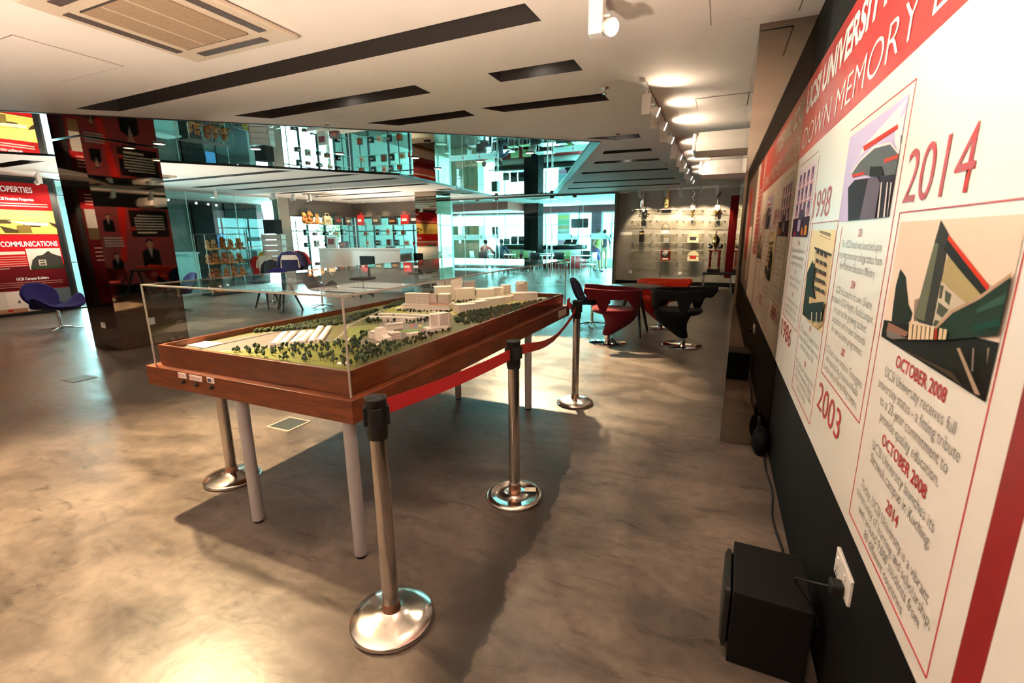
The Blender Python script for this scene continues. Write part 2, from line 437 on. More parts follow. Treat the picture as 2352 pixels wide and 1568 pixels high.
# ceiling with real slots and the opening of the mirror panel
SLOTS = [[(-5.9, 2.84), (-1.09, 2.71), (-1.08, 2.95), (-5.62, 3.08)], [(-4.77, 3.68), (-2.47, 3.64), (-2.47, 3.89), (-4.52, 3.93)],
         [(-1.78, 3.64), (-1.08, 3.64), (-1.08, 3.89), (-1.78, 3.88)], [(-3.75, 4.54), (-2.49, 4.53), (-2.49, 4.77), (-3.5, 4.79)],
         [(-2.3, 4.53), (-1.07, 4.56), (-1.07, 4.81), (-2.15, 4.77)], [(-1.75, 6.46), (-1.05, 6.48), (-1.06, 6.74), (-1.40, 6.75)],
         [(-1.72, 7.53), (-1.05, 7.60), (-1.05, 7.84), (-1.82, 7.80)], [(-2.1, 8.52), (-1.05, 8.62), (-1.05, 8.86), (-2.2, 8.77)],
         [(-2.68, 9.80), (-1.04, 9.95), (-1.04, 10.18), (-2.77, 10.05)], [(-3.35, 11.45), (-1.04, 11.62), (-1.04, 11.85), (-3.45, 11.70)],
         [(-3.9, 12.85), (-1.04, 13.0), (-1.04, 13.24), (-4.0, 13.1)],
         [(-11.73, 6.83), (-7.78, 6.78), (-7.6, 7.0), (-11.73, 7.05)], [(-12.19, 7.95), (-6.99, 7.8), (-6.85, 8.0), (-12.1, 8.2)],
         [(-12.03, 8.86), (-6.6, 8.74), (-6.6, 8.98), (-11.9, 9.1)], [(-11.87, 10.12), (-6.65, 10.0), (-6.65, 10.24), (-11.8, 10.36)],
         [(-11.87, 11.45), (-8.4, 11.3), (-8.4, 11.54), (-11.8, 11.68)], [(-11.9, 12.75), (-8.4, 12.65), (-8.4, 12.9), (-11.8, 13.0)],
         [(-7.2, 11.35), (-6.75, 11.33), (-6.75, 11.57), (-7.2, 11.59)], [(-7.3, 12.75), (-6.85, 12.73), (-6.85, 12.97), (-7.3, 12.99)],
         [(-12.3, 4.15), (-10.35, 4.12), (-10.15, 4.36), (-12.3, 4.40)], [(-12.4, 5.42), (-9.45, 5.36), (-9.25, 5.6), (-12.4, 5.66)]]
MIR = [(-10.5, -.72), (-1.6, 6.77), (-4.62, 14.1), (-6.81, 14.08), (-6.23, 8.42), (-12.2, .56)]
cu = bpy.data.curves.new('ceil', 'CURVE'); cu.dimensions = '2D'; cu.fill_mode = 'BOTH'
for poly in [[(-16.2, -4.2), (XR + .2, -4.2), (XR + .2, 15.0), (-16.2, 15.0)]] + SLOTS + [MIR]:
    spn = cu.splines.new('POLY'); spn.points.add(len(poly) - 1); spn.use_cyclic_u = True
    for q, p in zip(spn.points, poly): q.co = (p[0], p[1], 0, 1)
co = bpy.data.objects.new('ceil', cu); COL.objects.link(co)
cme = bpy.data.meshes.new_from_object(co.evaluated_get(bpy.context.evaluated_depsgraph_get())); bpy.data.objects.remove(co)
for v in cme.vertices: v.co.z = ZC
cme.materials.clear(); cme.materials.append(M_ceil); cme.name = 'ceiling'
ceil = struct(put('ceiling', cme))
for poly in SLOTS:
    n = len(poly)
    vs = [(x, y, ZC) for x, y in poly] + [(x, y, ZC + .11) for x, y in poly]
    MB().add(vs, [(i, (i + 1) % n, n + (i + 1) % n, n + i) for i in range(n)] + [list(range(n, 2 * n))]).obj('ceiling_slot', M_slot, ceil)
def clip(poly, a, b, c):
    out = []
    for i in range(len(poly)):
        p, q = poly[i], poly[(i + 1) % len(poly)]
        dp, dq = a * p[0] + b * p[1] - c, a * q[0] + b * q[1] - c
        if dp >= 0: out.append(p)
        if (dp >= 0) != (dq >= 0):
            t = dp / (dp - dq); out.append((p[0] + (q[0] - p[0]) * t, p[1] + (q[1] - p[1]) * t))
    return out
MB().add([(x, y, ZC + .03) for x, y in MIR], [(0, 1, 4, 5), (1, 2, 3, 4)]).obj('mirror_backing', M_slot, ceil)  # unseen sheet added to block sky leaking through the mirror seams
PIECES = [[MIR[0], MIR[1], MIR[4], MIR[5]], [MIR[1], MIR[2], MIR[3], MIR[4]]]
da, db = cos(radians(128)), sin(radians(128))
for pi_, base in enumerate(PIECES):
    if pi_ == 0: cuts = [(.77, .64, c) for c in (-99, -6.6, -4.4, -2.2, 0, 1.9, 99)]
    else: cuts = [(.12, .99, c) for c in (-99, 8.3, 10.2, 12.1, 99)]
    for c0, c1 in zip(cuts, cuts[1:]):
        pl = clip(clip(base, c0[0], c0[1], c0[2]), -c1[0], -c1[1], -c1[2])
        if len(pl) < 3: continue
        gx, gy = random.uniform(-.0012, .0012), random.uniform(-.0012, .0012)
        mx_, my_ = sum(p[0] for p in pl) / len(pl), sum(p[1] for p in pl) / len(pl)
        MB().add([(x, y, ZC + .012 + (x - mx_) * gx + (y - my_) * gy) for x, y in pl], [list(range(len(pl)))[::-1]]).obj('mirror_sheet', M_mirceil, ceil)
for i in range(6):
    a, b = Vector((*MIR[i], 0)), Vector((*MIR[(i + 1) % 6], 0)); d = (b - a).normalized(); nn = Vector((d.y, -d.x, 0)); w = .13 if i == 1 else .035
    MB().add([tuple(a + Vector((0, 0, ZC - .006))), tuple(b + Vector((0, 0, ZC - .006))), tuple(b - nn * w + Vector((0, 0, ZC - .006))), tuple(a - nn * w + Vector((0, 0, ZC - .006))),
              tuple(a + Vector((0, 0, ZC + .02))), tuple(b + Vector((0, 0, ZC + .02))), tuple(b - nn * w + Vector((0, 0, ZC + .02))), tuple(a - nn * w + Vector((0, 0, ZC + .02)))],
             [(0, 1, 2, 3), (7, 6, 5, 4), (0, 4, 5, 1), (1, 5, 6, 2), (2, 6, 7, 3), (3, 7, 4, 0)]).obj('mirror_frame', M_blk, ceil)
for (x0, x1, y0, y1) in [(-.15, .31, 2.9, 3.44), (-.31, .14, 5.11, 5.55), (-5.0, -4.15, 1.75, 2.35)]:
    h = MB(); t = .006
    h.bx(x0, x1, y0, y1, ZC - .004, ZC - .0005); h.obj('access_panel', M_ceil, ceil)
    g = MB()
    for q in ((x0 - t, x1 + t, y0 - t, y0), (x0 - t, x1 + t, y1, y1 + t), (x0 - t, x0, y0, y1), (x1, x1 + t, y0, y1)): g.bx(*q, ZC - .0022, ZC - .001)
    g.obj('panel_gap', mat('joint_shadow_gap', (.22, .18, .16), .9), ceil)
# right (timeline) wall, mirror-clad pillars and columns
wr = struct(MB().bx(XR, XR + .2, -4.2, 15.0, 0, ZC).obj('wall_right', M_black))
struct(MB().bx(-16, XR + .2, -4.2, -4.0, 0, ZC).obj('wall_rear', mat('rear_wall_paint', (.35, .27, .22), .7, var=.03)))
def column(name, x0, x1, y0, y1, z1=ZC, m=None):
    o = struct(MB().bx(x0 + .006, x1 - .006, y0 + .006, y1 - .006, 0, z1).obj(name, M_blk))
    for (a0, a1, b0, b1) in ((x0, x1, y0, y0 + .006), (x0, x1, y1 - .006, y1), (x0, x0 + .006, y0 + .0065, y1 - .0065), (x1 - .006, x1, y0 + .0065, y1 - .0065)):
        MB().bx(a0, a1, b0, b1, .004, z1).obj('mirror_panel' if m is None else 'cladding_panel', m or M_mirdark, o)
    return o
pill = column('wall_pillar', .122, XR - .001, 3.556, 4.36)
col_l = column('wall_column', -8.06, -7.40, 3.56, 4.46)
col_m = column('wall_column', -8.13, -7.40, 11.70, 12.46)
# left wall
M_lw = mat('dark_shop_wall', (.032, .029, .027), .6, var=.1, scale=4)
M_fas = mat('taupe_fascia', (.115, .10, .085), .55, var=.05, scale=5)
struct(MB().bx(XL - .25, XL, -4.2, 5.60, 0, ZC).obj('wall_left', M_lw))
struct(MB().bx(XL - .25, XL, 11.15, 11.55, 0, ZC).obj('wall_left_pier', mat('taupe_pier', (.26, .235, .205), .6, var=.04)))
struct(MB().bx(XL - .25, XL, 11.55, YB + .25, 2.24, ZC).obj('wall_left_fascia', M_fas))
struct(MB().bx(XL - .25, XL, 6.72, 6.82, 0, ZC).obj('wall_left_post', M_blk))
M_fr = mat('dark_window_frame', (.05, .06, .06), .4, var=.05)
M_frl = mat('pale_window_frame', (.55, .68, .67), .4, var=.05)
def window_x(name, x, y0, y1, z0, z1, ys=(), zs=(), fw=.05, fm=None, gm=None):
    o = struct(MB().bx(x - .03, x + .03, y0, y1, z0, z0 + fw).bx(x - .03, x + .03, y0, y1, z1 - fw, z1).bx(x - .03, x + .03, y0, y0 + fw, z0 + fw, z1 - fw).bx(x - .03, x + .03, y1 - fw, y1, z0 + fw, z1 - fw).obj(name, fm or M_fr))
    ya = [y0 + fw] + list(ys) + [y1 - fw]; za = [z0 + fw] + list(zs) + [z1 - fw]
    for y in ys: MB().bx(x - .025, x + .025, y - fw / 2, y + fw / 2, z0 + fw, z1 - fw).obj('mullion', fm or M_fr, o)
    for z in zs: MB().bx(x - .02, x + .02, y0 + fw, y1 - fw, z - fw / 3, z + fw / 3).obj('transom', fm or M_fr, o)
    for i in range(len(ya) - 1):
        for j in range(len(za) - 1): MB().add([(x, ya[i], za[j]), (x, ya[i + 1], za[j]), (x, ya[i + 1], za[j + 1]), (x, ya[i], za[j + 1])], [(0, 1, 2, 3)]).obj('pane', gm or M_gl, o)
    return o
def window_y(name, y, x0, x1, z0, z1, xs=(), zs=(), fw=.05, fm=None, gm=None):
    o = struct(MB().bx(x0, x1, y - .03, y + .03, z0, z0 + fw).bx(x0, x1, y - .03, y + .03, z1 - fw, z1).bx(x0, x0 + fw, y - .03, y + .03, z0 + fw, z1 - fw).bx(x1 - fw, x1, y - .03, y + .03, z0 + fw, z1 - fw).obj(name, fm or M_fr))
    xa = [x0 + fw] + list(xs) + [x1 - fw]; za = [z0 + fw] + list(zs) + [z1 - fw]
    for x in xs: MB().bx(x - fw / 2, x + fw / 2, y - .025, y + .025, z0 + fw, z1 - fw).obj('mullion', fm or M_fr, o)
    for z in zs: MB().bx(x0 + fw, x1 - fw, y - .02, y + .02, z - fw / 3, z + fw / 3).obj('transom', fm or M_fr, o)
    for i in range(len(xa) - 1):
        for j in range(len(za) - 1): MB().add([(xa[i], y, za[j]), (xa[i + 1], y, za[j]), (xa[i + 1], y, za[j + 1]), (xa[i], y, za[j + 1])], [(0, 1, 2, 3)]).obj('pane', gm or M_gl, o)
    return o
window_x('window_1', XL - .06, 5.60, 6.72, 0, ZC, (), (1.02, 2.42), .03, M_fr)
# frameless glass partition to the lobby: tall sheets with polished edges
w2 = struct(MB().bx(XL - .04, XL + .04, 6.82, 11.15, 0, .05).bx(XL - .04, XL + .04, 6.82, 11.15, ZC - .05, ZC).obj('window_2', mat('partition_channel', (.45, .45, .42), .4)))
for a, b in ((6.82, 8.30), (8.30, 9.68), (9.68, 11.15)):
    MB().add([(XL, a + .01, .05), (XL, b - .01, .05), (XL, b - .01, ZC - .05), (XL, a + .01, ZC - .05)], [(0, 1, 2, 3)]).obj('pane', M_gl, w2)
    MB().bx(XL - .008, XL + .008, b - .018, b - .004, .05, ZC - .05).obj('glass_edge', M_gle, w2)
window_x('window_3', XL - .06, 11.55, YB, .12, 2.24, (12.3, 13.1, 13.9), (1.72,), .06, M_fr)
struct(MB().bx(XL - .1, XL, 11.55, YB, 0, .12).obj('baseboard_left', M_fas))
# back wall of the shop
struct(MB().bx(XL, -8.80, YB, YB + .25, 2.24, ZC).obj('wall_back_fascia', M_fas))
window_y('window_4', YB + .06, XL, -8.86, .12, 2.24, (-12.1, -11.2, -10.3, -9.5), (1.72,), .06, M_fr)
struct(MB().bx(XL, -8.80, YB, YB + .1, 0, .12).obj('baseboard_back', M_fas))
struct(MB().bx(-8.86, -8.74, YB - .02, YB + .25, 0, ZC).obj('wall_back_post', mat('pale_jamb', (.5, .52, .5), .5)))
def conc_mat():
    m = mat('grey_concrete_panel', (.30, .265, .225), .6, var=.16, scale=2.2, bump=.15); return m
tw = struct(MB().bx(-2.90, XR + .2, 14.8, 15.0, 0, ZC).obj('wall_back_trophy', conc_mat()))
struct(MB().bx(-2.96, -2.90, 14.55, 15.0, 0, ZC).obj('trim_1', mat('taupe_edge', (.2, .18, .15), .6)))
struct(MB().bx(-2.9, XR, 14.78, 14.80, 0, .12).obj('baseboard_trophy', M_black))
# glass entrance to the cafe: fixed lights and two door leaves
d1 = struct(MB().bx(-8.74, -2.96, YB - .05, YB + .05, ZC - .05, ZC).obj('door_1', M_fas))
EDG = [-8.74, -8.14, -6.86, -4.98, -3.93, -2.96]
for a, b in zip(EDG, EDG[1:]):
    MB().add([(a + .006, YB, .012), (b - .006, YB, .012), (b - .006, YB, ZC - .05), (a + .006, YB, ZC - .05)], [(0, 1, 2, 3)]).obj('pane', M_gl, d1)
    MB().bx(b - .016, b - .006, YB - .006, YB + .006, .012, ZC - .05).obj('glass_edge', M_gle, d1)
for x in (-7.61, -6.9, -4.96, -4.22): MB().bx(x - .06, x + .06, YB - .02, YB + .02, ZC - .11, ZC - .05).obj('patch_fitting', mat('bronze_fitting', (.10, .08, .06), .4, .6), d1)
for x in (-6.93, -6.80, -5.10, -4.93): MB().tube([(x, YB - .07, .45), (x, YB - .07, 1.95)], .018, 8).tube([(x, YB - .07, .6), (x, YB, .6)], .01, 6).tube([(x, YB - .07, 1.8), (x, YB, 1.8)], .01, 6).obj('pull_handle', M_shiny, d1)
M_frost = frost('frosted_band', (.90, .97, .96))
for x0, x1 in ((-8.72, -6.80), (-4.95, -2.98)):
    MB().bx(x0, x1, YB - .004, YB - .002, 1.37, 1.55).obj('frosted_strip', M_frost, d1)
    k = 0; x = x1 - .12
    while x - .5 > x0:
        text(d1, 'UCSI University', (x, YB - .0045, 1.435), (-1, 0, 0), (0, 0, 1), .055, mat('grey_band_print', (.30, .36, .36), .6), width=.42, lift=-.0012)
        MB().bx(x + .02, x + .05, YB - .0065, YB - .0045, 1.42, 1.51).obj('torch_mark', M_redtx, d1)
        x -= .62
struct(MB().bx(-13.9, -2.6, YB + .05, 22.8, 2.88, 3.0).obj('ceiling_cafe', mat('cafe_ceiling_paint', (.76, .78, .76), .8, var=.02)))
struct(MB().bx(-8.8, -2.6, YB + .04, YB + .16, ZC - .04, 2.88).obj('trim_2', M_ceil))
struct(MB().bx(-14.0, -13.85, YB + .25, 22.8, 0, 3.0).obj('wall_cafe_left', mat('cream_cafe_wall', (.55, .58, .50), .7)))
struct(MB().bx(-2.7, -2.55, 15.0, 22.8, 2.58, 3.0).bx(-2.7, -2.55, 15.0, 22.8, 0, .35).obj('wall_cafe_right', mat('cream_cafe_wall')))
struct(MB().bx(-13.9, -2.6, 22.5, 22.75, 2.58, 3.0).obj('wall_cafe_beam', mat('maroon_beam', (.16, .03, .04), .6)))
struct(MB().bx(-13.9, -2.6, 22.5, 22.75, 0, .35).obj('wall_cafe_sill', mat('cream_cafe_wall')))
struct(MB().bx(-5.62, -5.18, 22.45, 22.75, .35, 2.58).obj('wall_cafe_pier', mat('poster_pier', (.10, .06, .09), .5, var=.5, scale=3)))
window_y('window_5', 22.6, -13.85, -5.62, .35, 2.58, (-12.6, -11.4, -10.2, -9.0, -8.0, -7.0, -6.3), (2.02,), .07, M_frl)
window_x('window_7', -2.62, 15.02, 22.45, .35, 2.58, (16.5, 18, 19.5, 21), (2.02,), .07, M_frl)
window_y('window_6', 22.6, -5.18, -2.7, .35, 2.58, (-4.7, -4.2, -3.4), (2.02,), .07, M_frl)
column('wall_column', -8.05, -7.38, 19.85, 20.55, 2.88, M_black)
struct(MB().prism([(-12.6, 19.2), (-8.1, 18.2), (-8.1, 21.2), (-12.6, 19.9)], 2.56, 2.88).obj('trim_3', mat('coral_soffit', (.62, .16, .13), .6)))
# lobby behind the glass partition
struct(MB().bx(-16.4, -16.2, 6.5, 13.2, 0, ZC).obj('wall_lobby', mat('lobby_wall', (.10, .12, .11), .6, var=.15, scale=1)))
struct(MB().bx(-16.4, XL - .25, 6.42, 6.5, 0, ZC).obj('wall_lobby_end', mat('lobby_wall')))
for a, b, h in ((10.45, 11.15, 2.7), (11.60, 12.85, 2.7)): struct(MB().bx(-16.2, -16.1, a, b, 0, h).obj('wall_lobby_panel', M_black))
struct(MB().bx(-16.2, -16.15, 11.15, 13.2, 1.5, 2.45).obj('trim_4', mat('dusty_rose_band', (.33, .16, .19), .6)))
# ------------------------------------------------------------------ model table
TX, TY, TR = -1.40, 1.467, -.0150
TW, TL = 1.50, 3.10
table = thing('model_display_table', 'cherry wood display table on grey legs holding the campus model', 'table', (TX, TY, 0), TR)
def TLoc(px, py, z):
    p = PZ(px, py, z) - Vector((TX, TY, 0)); c, s_ = cos(-TR), sin(-TR)
    return Vector((p.x * c - p.y * s_, p.x * s_ + p.y * c))
zA, zB, zT = .700, .808, .922
for q in ((-TW, 0, 0, .022), (-TW, 0, TL - .022, TL), (-TW, -TW + .022, .0225, TL - .0225), (-.022, 0, .0225, TL - .0225)):
    MB().bx(*q, zA, zB, bev=.002).obj('apron_rail', M_wood, table)
i_, t_ = .052, .018
for q in ((-TW + i_, -i_, i_, i_ + t_), (-TW + i_, -i_, TL - i_ - t_, TL - i_), (-TW + i_, -TW + i_ + t_, i_ + t_, TL - i_ - t_), (-i_ - t_, -i_, i_ + t_, TL - i_ - t_)):
    MB().bx(*q, zB + .001, zT, bev=.002).obj('tray_board', M_wood, table)
MB().bx(-TW + .0225, -.0225, .0225, TL - .0225, zA + .02, zB).obj('shelf_board', M_wood, table)
for lx, ly in ((-2.172, 1.512), (-1.462, 1.505), (-1.432, 3.618), (-2.136, 3.612)):
    a = TLoc(*[0, 0], 0) if False else None
    p = Vector((lx - TX, ly - TY)); c, s_ = cos(-TR), sin(-TR); q = (p.x * c - p.y * s_, p.x * s_ + p.y * c)
    leg = MB().tube([(q[0], q[1], .016), (q[0], q[1], zA + .02)], .03, 18).obj('leg', M_grey, table)
    MB().tube([(q[0], q[1], 0), (q[0], q[1], .016)], .024, 14).obj('foot', M_blk, leg)
for (a, b, c, d) in ((402, 421, 856, 872), (428, 458, 861, 879), (470, 487, 868, 882)):
    l, r = PY(a, (c + d) / 2 - 2, TY), PY(b, (c + d) / 2 + 2, TY); zc = (l.z + r.z) / 2; x0, x1 = l.x - TX, r.x - TX
    pl = MB().bx(x0, x1, -.003, 0, zc - .0145, zc + .0145).obj('label_plate', mat('aluminium_frame', (.75, .70, .62), .35, .3), table)
    pr = Print((x0, -.003, zc), (1, 0, 0), (0, 0, 1), .0003); w = x1 - x0
    pr.r(.003, w - .003, -.0115, .0115, C(225, 200, 190)); pr.r(.007, .013, -.009, .009, C(170, 60, 60))
    if a == 470: pr.r(.006, w * .6, -.009, .009, C(70, 70, 110))
    else: pr.many([(.02, w - .01, .001, .0035), (.022, w - .014, -.006, -.004)], C(140, 110, 110))
    pr.obj('plate_print', PRINT, pl)
    MB().lathe([(.0105, 0), (.0105, .008), (.008, .014), (0, .015)], 14, M=Matrix.Translation(((x0 + x1) / 2 + .004, 0, zc - .034)) @ Matrix.Rotation(pi / 2, 4, 'X')).obj('push_button', M_blk, table)
a, b = TLoc(1283, 722, .76), TLoc(1304, 712, .76)
pl = MB().bx(0, .004, min(a.y, b.y), max(a.y, b.y) - .05, .725, .79).obj('label_plate', mat('aluminium_frame'), table)
case = thing('acrylic_case', 'clear acrylic cover over the campus model on the wooden table', 'display case', (TX, TY, 0), TR)
i2, zG = .034, 1.262
gx0, gx1, gy0, gy1 = -TW + i2, -i2, i2, TL - i2
MB().add([(gx0, gy0, zG), (gx1, gy0, zG), (gx1, gy1, zG), (gx0, gy1, zG)], [(0, 1, 2, 3)]).obj('top_sheet', M_acr, case)
for q in (((gx0, gy0), (gx1, gy0)), ((gx1, gy0), (gx1, gy1)), ((gx1, gy1), (gx0, gy1)), ((gx0, gy1), (gx0, gy0))):
    (ax, ay), (bx_, by_) = q
    MB().add([(ax, ay, zB + .002), (bx_, by_, zB + .002), (bx_, by_, zG - .009), (ax, ay, zG - .009)], [(0, 1, 2, 3)]).obj('side_sheet', M_acr, case)
    dx, dy = (.005, .0) if ax == bx_ else (0, .005)
    MB().bx(min(ax, bx_) - dx, max(ax, bx_) + dx, min(ay, by_) - dy, max(ay, by_) + dy, zG - .009, zG - .001).obj('sheet_edge', M_acre, case)
for (ax, ay) in ((gx0, gy0), (gx1, gy0), (gx1, gy1), (gx0, gy1)):
    MB().box(ax, ay, (zB + zG - .007) / 2, .007, .007, zG - .011 - zB).obj('corner_edge', M_acre, case)
# ---- the campus model
ZD = .886
model = thing('campus_model', 'white architectural model of a campus with green trees inside the acrylic case', 'scale model', (TX, TY, 0), TR)
g = MB(); e = i_ + t_ + .002
X0, X1, Y0, Y1 = -TW + e, -e, e, TL - e
g.bx(X0, X1, Y0, Y1, zB + .002, ZD, C(84, 88, 42))
def patch(pts, col, dz):
    ps = []
    for p in pts:
        q = TLoc(*p, ZD); ps.append((min(max(q.x, X0 + .001), X1 - .001), min(max(q.y, Y0 + .001), Y1 - .001), ZD + dz))
    g.quad(ps, col)
patch([(384, 790), (650, 757), (770, 752), (772, 780), (640, 797), (510, 807)], C(98, 92, 88), .0006)
patch([(500, 808), (640, 797), (790, 783), (830, 800), (812, 850)], C(104, 108, 34), .0007)
patch([(690, 758), (800, 744), (850, 752), (800, 776), (770, 780)], C(104, 100, 62), .0008)
patch([(800, 752), (865, 745), (880, 765), (850, 775), (800, 778)], C(120, 128, 66), .0010)
patch([(880, 738), (1010, 724), (1030, 752), (985, 770), (860, 790), (820, 790)], C(118, 110, 104), .0009)
patch([(880, 716), (925, 690), (1035, 700), (1040, 722), (960, 728)], C(140, 140, 52), .0010)
patch([(905, 708), (935, 696), (1030, 705), (1035, 716), (950, 720)], C(186, 180, 150), .0012)
patch([(1000, 690), (1110, 680), (1230, 676), (1245, 690), (1090, 712), (1040, 724)], C(186, 176, 110), .0011)
for wdt, col, pts in ((.016, C(150, 145, 140), [(505, 807), (600, 800), (700, 790), (770, 781), (788, 765), (800, 748), (838, 731), (880, 712), (915, 697)]), (.010, C(160, 155, 148), [(800, 752), (850, 747), (935, 744), (985, 741)]),
                      (.012, C(160, 155, 148), [(868, 722), (900, 717), (960, 720), (1040, 712), (1090, 704)]), (.010, C(170, 165, 155), [(1036, 742), (1080, 745), (1110, 752)])):
    L_ = [TLoc(*p, ZD) for p in pts]; vs = []
    for k in range(len(L_)):
        d = (L_[min(k + 1, len(L_) - 1)] - L_[max(k - 1, 0)]).normalized(); nn = Vector((-d.y, d.x)) * wdt / 2
        for q in (L_[k] + nn, L_[k] - nn): vs.append((min(max(q.x, X0), X1), min(max(q.y, Y0), Y1), ZD + .0016))
    g.add(vs, [(2 * k, 2 * k + 1, 2 * k + 3, 2 * k + 2) for k in range(len(L_) - 1)], col)
fc = TLoc(941, 760, ZD); fe = TLoc(968, 758, ZD); ax = (fe - fc); aln = ax.length; au = ax.normalized(); av = Vector((-au.y, au.x))
for r, col, dz in ((1.22, C(150, 70, 55), .0020), (1.0, C(92, 140, 62), .0024)):
    g.quad([(fc.x + au.x * cos(t) * aln * r + av.x * sin(t) * aln * r * .55, fc.y + au.y * cos(t) * aln * r + av.y * sin(t) * aln * r * .55, ZD + dz) for t in [2 * pi * k / 24 for k in range(24)]], col)
cc = [TLoc(p[0], p[1], ZD) for p in ((942, 751), (945, 746), (979, 746), (976, 751))]
for k, col in enumerate((C(170, 60, 70), C(80, 90, 150), C(200, 170, 60), C(70, 130, 90))):
    f0, f1 = k / 4, (k + 1) / 4
    g.quad([(*(cc[0].lerp(cc[3], f0)), ZD + .0022), (*(cc[0].lerp(cc[3], f1)), ZD + .0022), (*(cc[1].lerp(cc[2], f1)), ZD + .0022), (*(cc[1].lerp(cc[2], f0)), ZD + .0022)], col)
g.obj('terrain', MATTE, model)
M_mw = mat('model_white', (.82, .73, .68), .55, var=.02)
M_mwin = mat('model_window_grey', (.30, .25, .23), .5, var=.05)
def hgt(px, py, pyt):
    gp = PZ(px, py, ZD); d = ray(px, pyt); return CAMH + d.z * (gp.xy.length / d.xy.length) - ZD
def bld(xl, yl, xr, yr, yt, depth, roof=0, floors=0, name='building', over=.0):
    """block: base front corners given, height read at its left front edge"""
    a, b = TLoc(xl, yl, ZD), TLoc(xr, yr, ZD); h = hgt(xl, yl, yt); u = (b - a); n = Vector((-u.y, u.x)).normalized()
    if n.y < 0: n = -n
    poly = [tuple(a), tuple(b), tuple(b + n * depth), tuple(a + n * depth)]
    m = MB(); wb = MB()
    if floors:
        fh = h / floors; c = sum((Vector(p) for p in poly), Vector((0, 0))) / 4
        inn = [tuple(c + (Vector(p) - c) * .94) for p in poly]
        for k in range(floors):
            m.prism(poly, ZD + k * fh, ZD + (k + .6) * fh); wb.prism(inn, ZD + (k + .6) * fh, ZD + (k + 1) * fh)
    else: m.prism(poly, ZD, ZD + h)
    if roof:
        c = sum((Vector(p) for p in poly), Vector((0, 0))) / 4
        m.prism([tuple(c + (Vector(p) - c) * (1.06 + over)) for p in poly], ZD + h, ZD + h + roof)
    o_ = m.obj(name, M_mw, model)
    if floors: wb.obj('window_band', M_mwin, o_)['kind'] = 'stuff'
    return o_, h, a, b, n
# far blocks
for args in ((1013, 662, 1036, 660, 648, .10, .006), (1068, 668, 1092, 667, 648, .09, .008), (1002, 690, 1040, 688, 661, .12, .008), (1047, 692, 1091, 690, 666, .13, .010), (1095, 690, 1134, 689, 667, .13, .010),
             (1128, 686, 1158, 685, 663, .12, .006), (1155, 682, 1174, 681, 656, .08, .004), (1180, 692, 1235, 690, 675, .14, .004),
             (1054, 720, 1093, 716, 702, .11, .004), (1089, 711, 1122, 707, 695, .10, .003), (1110, 704, 1153, 699, 689, .11, .003), (1150, 697, 1175, 694, 684, .10, .003), (1174, 692, 1199, 690, 680, .10, .003)):
    bld(*args)
for (xl, yl, xr, yr, yt, dp, z0) in ((1041, 690, 1063, 689, 655, .085, 0), (1189, 678, 1212, 677, 652, .09, 0)):
    o_, h, a, b, n = bld(xl, yl, xr, yr, yt, dp)
    c = a.lerp(b, .5) + n * dp / 2; w = (b - a).length
    MB().bx(c.x - w * .46, c.x + w * .46, c.y - dp * .46, c.y + dp * .46, ZD + h, ZD + h * (1.42 if xl == 1041 else 1.06)).obj('tower_top', M_mw, model)
    if xl == 1189:
        for k in range(4): MB().box(c.x + (k - 1.5) * w * .26, c.y, ZD + h * 1.12, .006, dp * .8, h * .14).obj('roof_fin', M_mw, model)
# the large slab with its podium and terracotta roof terrace
o_, h, a, b, n = bld(925, 712, 1031, 713, 700, .20, .003, 0, 'podium')
zp = ZD + h + .003
def on(u, v): return a + (b - a) * u + n * v
for u0, u1, v0, v1, nf in ((.02, .30, .05, .115, 10), (.28, .55, .035, .10, 10), (.54, .70, .06, .12, 9), (.74, .98, .05, .15, 9)):
    m = MB(); wb = MB(); hh = .085 if nf == 10 else .078; fh = hh / nf
    P4 = [tuple(on(u0, v0)), tuple(on(u1, v0)), tuple(on(u1, v1)), tuple(on(u0, v1))]; c = sum((Vector(p) for p in P4), Vector((0, 0))) / 4
    inn = [tuple(c + (Vector(p) - c) * .96) for p in P4]
    for k in range(nf): m.prism(P4, zp + k * fh, zp + (k + .6) * fh); wb.prism(inn, zp + (k + .6) * fh, zp + (k + 1) * fh)
    m.prism([tuple(c + (Vector(p) - c) * 1.05) for p in P4], zp + hh, zp + hh + .005)
    wb.obj('window_band', M_mwin, m.obj('slab_block', M_mw, model))['kind'] = 'stuff'
M_ter = mat('model_terracotta', (.62, .20, .05), .6)
MB().prism([tuple(on(.56, .01)), tuple(on(.98, .01)), tuple(on(.98, .045)), tuple(on(.56, .05))], zp, zp + .003).obj('roof_terrace', M_ter, model)
MB().prism([tuple(on(.55, .065)), tuple(on(.73, .065)), tuple(on(.73, .11)), tuple(on(.55, .11))], zp + .079, zp + .083).obj('roof_terrace', M_ter, model)
cols = MB()
for k in range(9): q = on(.02 + k * .024, -.012); cols.box(q.x, q.y, ZD + .010, .003, .003, .02)
q0, q1 = on(0, -.02), on(.24, -.02); q2, q3 = on(.24, .0), on(0, .0)
cols.prism([tuple(q0), tuple(q1), tuple(q2), tuple(q3)], ZD + .02, ZD + .024); cols.obj('portico', M_mw, model)
